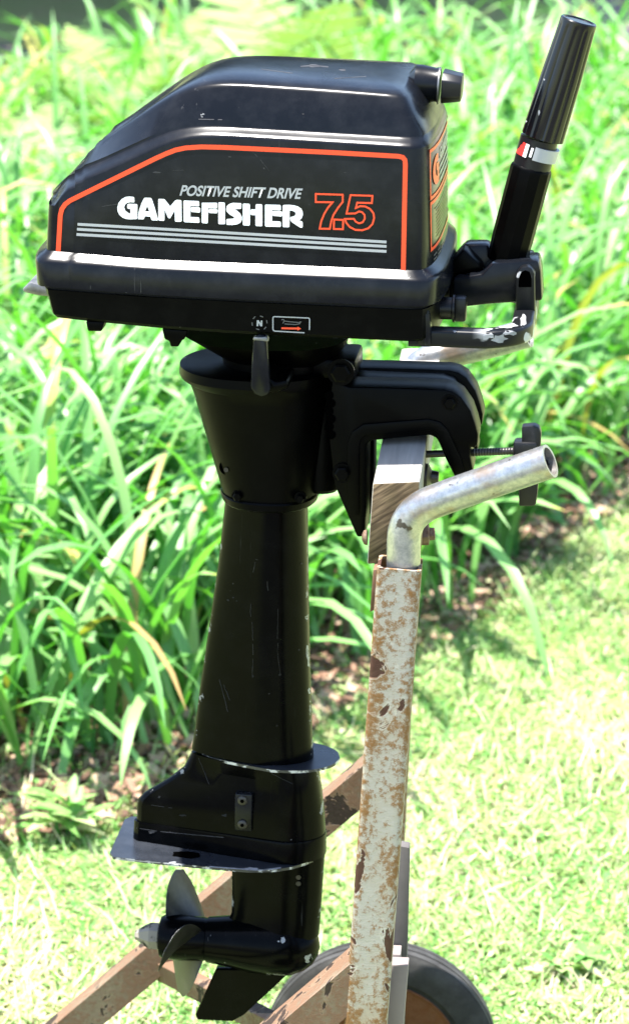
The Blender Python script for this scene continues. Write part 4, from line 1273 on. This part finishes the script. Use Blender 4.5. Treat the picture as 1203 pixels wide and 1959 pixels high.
# broad-leaved plants among the daylilies
def leaf_blade(L_, W_, droop):
    rows = []
    for k in range(7):
        s_ = k / 6; w_ = W_ * math.sin(math.pi * min(1, s_ * .97 + .03)) ** .8 * .5
        z_ = -droop * s_ * s_ * L_
        rows.append([(s_ * L_, -w_, z_ + w_ * .25), (s_ * L_, 0, z_), (s_ * L_, w_, z_ + w_ * .25)])
    return np.array(rows)
def leafy(name, u, v, h, stems, L_, W_, label, cat, mat='broadleaf', pairs=5, spread=.12):
    p = G(u, v); VV = []; QQ = []; TT = []; off = 0
    root = empty(name, (p.x, p.y, .004))
    for s_ in range(stems):
        a = rnd.uniform(0, 6.28); r = rnd.uniform(.2, 1) * spread
        bx, by = r * math.cos(a), r * math.sin(a)
        hh = h * rnd.uniform(.7, 1.1); lx, ly = rnd.uniform(-.15, .15) * hh, rnd.uniform(-.15, .15) * hh
        b = 0; SV = []; SF = []
        for k in range(2):
            for j in range(5):
                SV.append((bx + lx * k + .003 * math.cos(j * 1.257), by + ly * k + .003 * math.sin(j * 1.257), hh * k))
        SF += [(b + j, b + (j + 1) % 5, b + 5 + (j + 1) % 5, b + 5 + j) for j in range(5)]
        mk('stem', SV, SF, M['broadleaf'], root, 40)
        for k in range(pairs):
            t_ = .25 + .75 * (k + 1) / pairs
            for m_ in range(2 if k < pairs - 1 else 5):
                az = m_ * (math.pi if k < pairs - 1 else 1.257) + k * 1.57 + rnd.uniform(-.3, .3)
                sc_ = (1.1 - .5 * t_) * rnd.uniform(.8, 1.2)
                lb = leaf_blade(L_ * sc_, W_ * sc_, rnd.uniform(.1, .6)).reshape(-1, 3)
                el = rnd.uniform(.15, .9)
                x_ = lb[:, 0] * math.cos(el) - lb[:, 2] * math.sin(el); z_ = lb[:, 0] * math.sin(el) + lb[:, 2] * math.cos(el)
                X_ = x_ * math.cos(az) - lb[:, 1] * math.sin(az); Y_ = x_ * math.sin(az) + lb[:, 1] * math.cos(az)
                VV.append(np.stack([X_ + bx + lx * t_, Y_ + by + ly * t_, z_ + hh * t_], -1))
                ids = np.arange(21).reshape(7, 3) + off
                for c in (0, 1): QQ.append(np.stack([ids[:-1, c], ids[:-1, c + 1], ids[1:, c + 1], ids[1:, c]], -1).reshape(-1, 4))
                TT.append(np.full(21, rnd.random())); off += 21
    np_mesh('foliage', np.concatenate(VV), np.concatenate(QQ), np.concatenate(TT), M[mat], root)
    tag(root, label, cat)
    return root
leafy('weed', 105, 1478, .13, 6, .06, .017, 'small low weed with narrow whorled leaves at the mulch edge on the left', 'weed', pairs=3, spread=.09)
leafy('broadleaf_plant', 300, 1250, .34, 5, .12, .045, 'broad-leaved plant among daylilies just left of the upper drive leg', 'plant', pairs=6)
leafy('broadleaf_plant', 930, 1075, .22, 5, .11, .05, 'broad glossy leaves low under the near pipe handle at the bed edge', 'plant', pairs=4)
leafy('weed', 105, 1610, .05, 4, .09, .03, 'flat pale weed in the lawn left of the ventilation plate', 'weed', 'lawn', 2, .06)
leafy('weed', 1085, 1880, .03, 3, .055, .022, 'pale flat broad-leaved weed in the lawn right of the wheel', 'weed', 'lawn', 3, .03)

# ferns at the back of the bed
def fern(u, v, z, R_, nfr, label):
    p = G(u, v, z); VV = []; QQ = []; TT = []; off = 0
    for f_ in range(nfr):
        az = f_ * 2 * math.pi / nfr + rnd.uniform(-.3, .3); L_ = R_ * rnd.uniform(.8, 1.15)
        el0 = rnd.uniform(.9, 1.35); bend = rnd.uniform(.9, 1.5); tn = rnd.random()
        pos = Vector((0, 0, .05)); N_ = 26
        for k in range(N_):
            s_ = k / N_; el = el0 - bend * s_
            d = Vector((math.cos(az) * math.cos(el), math.sin(az) * math.cos(el), math.sin(el)))
            pos = pos + d * (L_ / N_)
            side_ = Vector((-math.sin(az), math.cos(az), 0)); nrm = d.cross(side_)
            pl_ = L_ * .20 * math.sin(math.pi * min(1, .12 + s_ * .9)) ** .9
            for sg in (-1, 1):
                tip = pos + (side_ * sg + d * .35 + nrm * rnd.uniform(-.1, .1)) * pl_
                w_ = d * (L_ / N_ * .40)
                mid = pos + (tip - pos) * .55
                VV += [pos - w_, pos + w_, mid + w_ * 1.0, mid - w_ * 1.0, tip]
                QQ.append((off, off + 1, off + 2, off + 3)); QQ.append((off + 3, off + 2, off + 4, off + 4))
                TT += [tn] * 5; off += 5
            VV += [pos - d * L_ / N_ - side_ * .003, pos - d * L_ / N_ + side_ * .003, pos + side_ * .003, pos - side_ * .003]
            QQ.append((off, off + 1, off + 2, off + 3)); TT += [tn] * 4; off += 4
    me = bpy.data.meshes.new('fern')
    me.from_pydata([tuple(v_) for v_ in VV], [], [tuple(dict.fromkeys(q_)) for q_ in QQ])
    at_ = me.attributes.new('tint', 'FLOAT', 'POINT'); at_.data.foreach_set('value', np.array(TT, dtype=np.float32))
    me.materials.append(M['fern'])
    o = bpy.data.objects.new('fern', me); C.objects.link(o); o.location = (p.x, p.y, 0)
    tag(o, label, 'fern', 'ferns at the back of the bed')
for spec_, lab_ in zip(FERNSPEC, ('pale fern at the far left, its fronds spreading above the cowl tail', 'pale fern left of the cowl top, near the asphalt drive', 'tall fern just left of the cowl crown at the top edge', 'largest feathery fern directly behind the cowl crown', 'low fern at the left edge, level with the sloping cowl back', 'low fern just above the slope of the cowl back')):
    fern(*spec_, lab_)

# lawn: short blades and clover leaflets
def inside_lawn(x, y):
    return y < np.interp(x, [p_[0] for p_ in BED], [p_[1] for p_ in BED]) + .30
N0 = 330000
y = -0.2 + 5.2 * rng.random(N0) ** 1.15; half = (y + 3.0) * 603 / 5900 + .35
x = (rng.random(N0) * 2 - 1) * half
keep = inside_lawn(x, y)
x, y = x[keep], y[keep]
edge = np.interp(x, [p_[0] for p_ in BED], [p_[1] for p_ in BED])
thin = rng.random(len(x)) < np.clip((edge + .2 - y) / .35, .22, 1)
patch = np.sin(x * 7.1 + 1.3) * np.sin(y * 6.3 + .4) + .6 * np.sin(x * 17 + y * 11)
thin &= rng.random(len(x)) < np.clip(.72 + .45 * patch, .2, 1)
x, y, patch = x[thin], y[thin], patch[thin]
n = len(x)
ng = int(n * .76)
base = np.stack([x[:ng], y[:ng], np.zeros(ng)], -1)
tg = np.clip(rng.beta(2.2, 2.2, ng) * .85 + .14 * patch[:ng], 0, .85)
straw = np.clip(np.sin(x[:ng] * 3.1 + .5) * np.sin(y[:ng] * 3.7 + 2.0) + .5 * np.sin(x[:ng] * 8.3 + y[:ng] * 5.1) - .25, 0, 1)
od = rng.random(ng) < .12 + .5 * straw; tg[od] = rng.uniform(.88, 1, od.sum())
V1 = strap(base, rng.random(ng) * 6.283, np.radians(rng.uniform(8, 60, ng)), np.radians(rng.uniform(0, 60, ng)), rng.uniform(.02, .055, ng) * (1 + .9 * (rng.random(ng) < .06)), rng.uniform(.002, .0038, ng), tg, segs=3)
nc = n - ng
# leaflets: small tilted rounded quads
cx, cy = x[ng:], y[ng:]; cz = rng.uniform(.006, .024, nc)
az = rng.random(nc) * 6.283; r = rng.uniform(.003, .0062, nc); ti = rng.normal(0, .3, nc); tj = rng.normal(0, .3, nc)
ring = np.array([(1, 0), (.62, .72), (-.35, .8), (-1, 0), (-.35, -.8), (.62, -.72)])
ca, sa_ = np.cos(az)[:, None], np.sin(az)[:, None]
rx, ry = ring[None, :, 0] * r[:, None], ring[None, :, 1] * r[:, None]
VX = cx[:, None] + rx * ca - ry * sa_; VY = cy[:, None] + rx * sa_ + ry * ca; VZ = cz[:, None] + rx * np.sin(ti)[:, None] + ry * np.sin(tj)[:, None]
Vc = np.stack([VX, VY, VZ], -1).reshape(-1, 3); idc = np.arange(nc * 6).reshape(nc, 6)
qc = np.concatenate([idc[:, [0, 1, 2, 3]], idc[:, [0, 3, 4, 5]]])
tc_ = np.repeat(np.clip(rng.beta(1.6, 2.2, nc) * .85 + .16 * patch[ng:], 0, .84), 6)
V, q, T = join([V1, (Vc, qc, tc_)])
o = np_mesh('lawn_grass', V, q, T, M['lawn'])
tag(o, 'short sunlit lawn of grass and clover', 'lawn', kind='stuff')

# bark chips on the bare front of the bed
N1 = 5200
x = rng.uniform(-1.3, 1.3, N1); e = np.interp(x, [p_[0] for p_ in BED], [p_[1] for p_ in BED])
y = e - .12 + np.abs(rng.normal(0, .35, N1))
r = rng.uniform(.005, .018, N1); az = rng.random(N1) * 6.283
ring = np.array([(-1, -.4), (1, -.5), (.8, .45), (-.9, .4)])
ca, sa_ = np.cos(az)[:, None], np.sin(az)[:, None]
rx, ry = ring[None, :, 0] * r[:, None], ring[None, :, 1] * r[:, None]
VX = x[:, None] + rx * ca - ry * sa_; VY = y[:, None] + rx * sa_ + ry * ca
tl_ = rng.normal(0, .35, N1)[:, None]
VZ = .014 + rx * tl_ + ry * rng.normal(0, .35, N1)[:, None] + rng.uniform(0, .008, N1)[:, None]
V = np.stack([VX, VY, VZ], -1); Vb = V - np.array([0, 0, .004]); V = np.concatenate([V, Vb], 1).reshape(-1, 3)
ids = np.arange(N1 * 8).reshape(N1, 8)
q = np.concatenate([ids[:, [0, 1, 2, 3]]] + [ids[:, [i, i + 4, (i + 1) % 4 + 4, (i + 1) % 4]] for i in range(4)])
o = np_mesh('bark_chips', V, q, np.repeat(rng.random(N1), 8), M['chip'])
o.data.polygons.foreach_set('use_smooth', np.zeros(len(o.data.polygons), dtype=bool))
tag(o, 'reddish bark chips scattered along the bed edge', 'mulch', kind='stuff')

# shade trees beyond the drive
def tree_meshes(seed):
    r_ = np.random.default_rng(seed)
    nb = 70
    cen = r_.normal(0, 1, (nb, 3)); cen /= np.linalg.norm(cen, axis=1)[:, None]
    cen *= (r_.random(nb) ** .5)[:, None] * np.array([1.9, 1.9, 2.9]); cen[:, 2] += 3.9
    nl = 160
    P_ = (cen[:, None, :] + r_.normal(0, .38, (nb, nl, 3))).reshape(-1, 3)
    P_ = P_[P_[:, 2] > .9]
    m = len(P_); az = r_.random(m) * 6.283; s_ = r_.uniform(.05, .11, m)
    a = np.stack([np.cos(az), np.sin(az), r_.normal(0, .5, m)], -1) * s_[:, None]
    b = np.stack([-np.sin(az), np.cos(az), r_.normal(0, .6, m)], -1) * s_[:, None] * .55
    V = np.stack([P_ - a, P_ + b, P_ + a, P_ - b], 1).reshape(-1, 3)
    return V, np.arange(m * 4).reshape(m, 4), np.repeat(r_.random(m), 4)
def trunk_mesh(seed):
    r_ = random.Random(seed); V = []; F = []
    def limb(path, r0, r1):
        n_ = 10; fr_ = frames(path, (1, 0, .01)); b_ = len(V)
        for k, (p_, (t_, a_, c_)) in enumerate(zip(path, fr_)):
            rr = r0 + (r1 - r0) * k / (len(path) - 1)
            for j in range(n_): V.append(p_ + (a_ * math.cos(j * 6.283 / n_) + c_ * math.sin(j * 6.283 / n_)) * rr)
        for k in range(len(path) - 1):
            for j in range(n_): F.append((b_ + k * n_ + j, b_ + k * n_ + (j + 1) % n_, b_ + (k + 1) * n_ + (j + 1) % n_, b_ + (k + 1) * n_ + j))
    limb([Vector((0, 0, 0)), Vector((.02, 0, .2)), Vector((.05, .02, 1.5)), Vector((0, 0, 3.2)), Vector((.05, 0, 5.2))], .17, .05)
    for k in range(6):
        a_ = k * 1.05 + r_.random(); z_ = 1.6 + k * .5
        limb([Vector((.03, 0, z_)), Vector((math.cos(a_) * .6, math.sin(a_) * .6, z_ + .45)), Vector((math.cos(a_) * 1.3, math.sin(a_) * 1.3, z_ + .9))], .06, .02)
    return V, F
tspots = [(-3.9, 11.6, 'leftmost'), (-1.75, 11.2, 'second from left'), (-0.1, 12.3, 'third from left'), (3.6, 16.0, 'fourth from left'), (6.4, 15.5, 'rightmost')]
tv, tq, tt = tree_meshes(5); kv, kf = trunk_mesh(3)
c0 = k0 = None
for i, (x_, y_, w_) in enumerate(tspots):
    root = empty('shade_tree', (x_, y_, 0), i * 1.3)
    if c0 is None:
        c0 = np_mesh('crown', tv, tq, tt, M['dark_leaf'], root); k0 = mk('trunk', kv, kf, M['bark'], root, 40)
    else:
        for src in (c0, k0):
            c_ = src.copy(); C.objects.link(c_); c_.parent = root
    s_ = 1 + .12 * ((i * 7) % 3)
    root.scale = (s_ * 1.05, s_ * 1.05, s_ * .55)
    tag(root, 'dark evergreen shade tree beyond the bed, %s in its row' % w_, 'tree', 'shade trees beyond the drive')
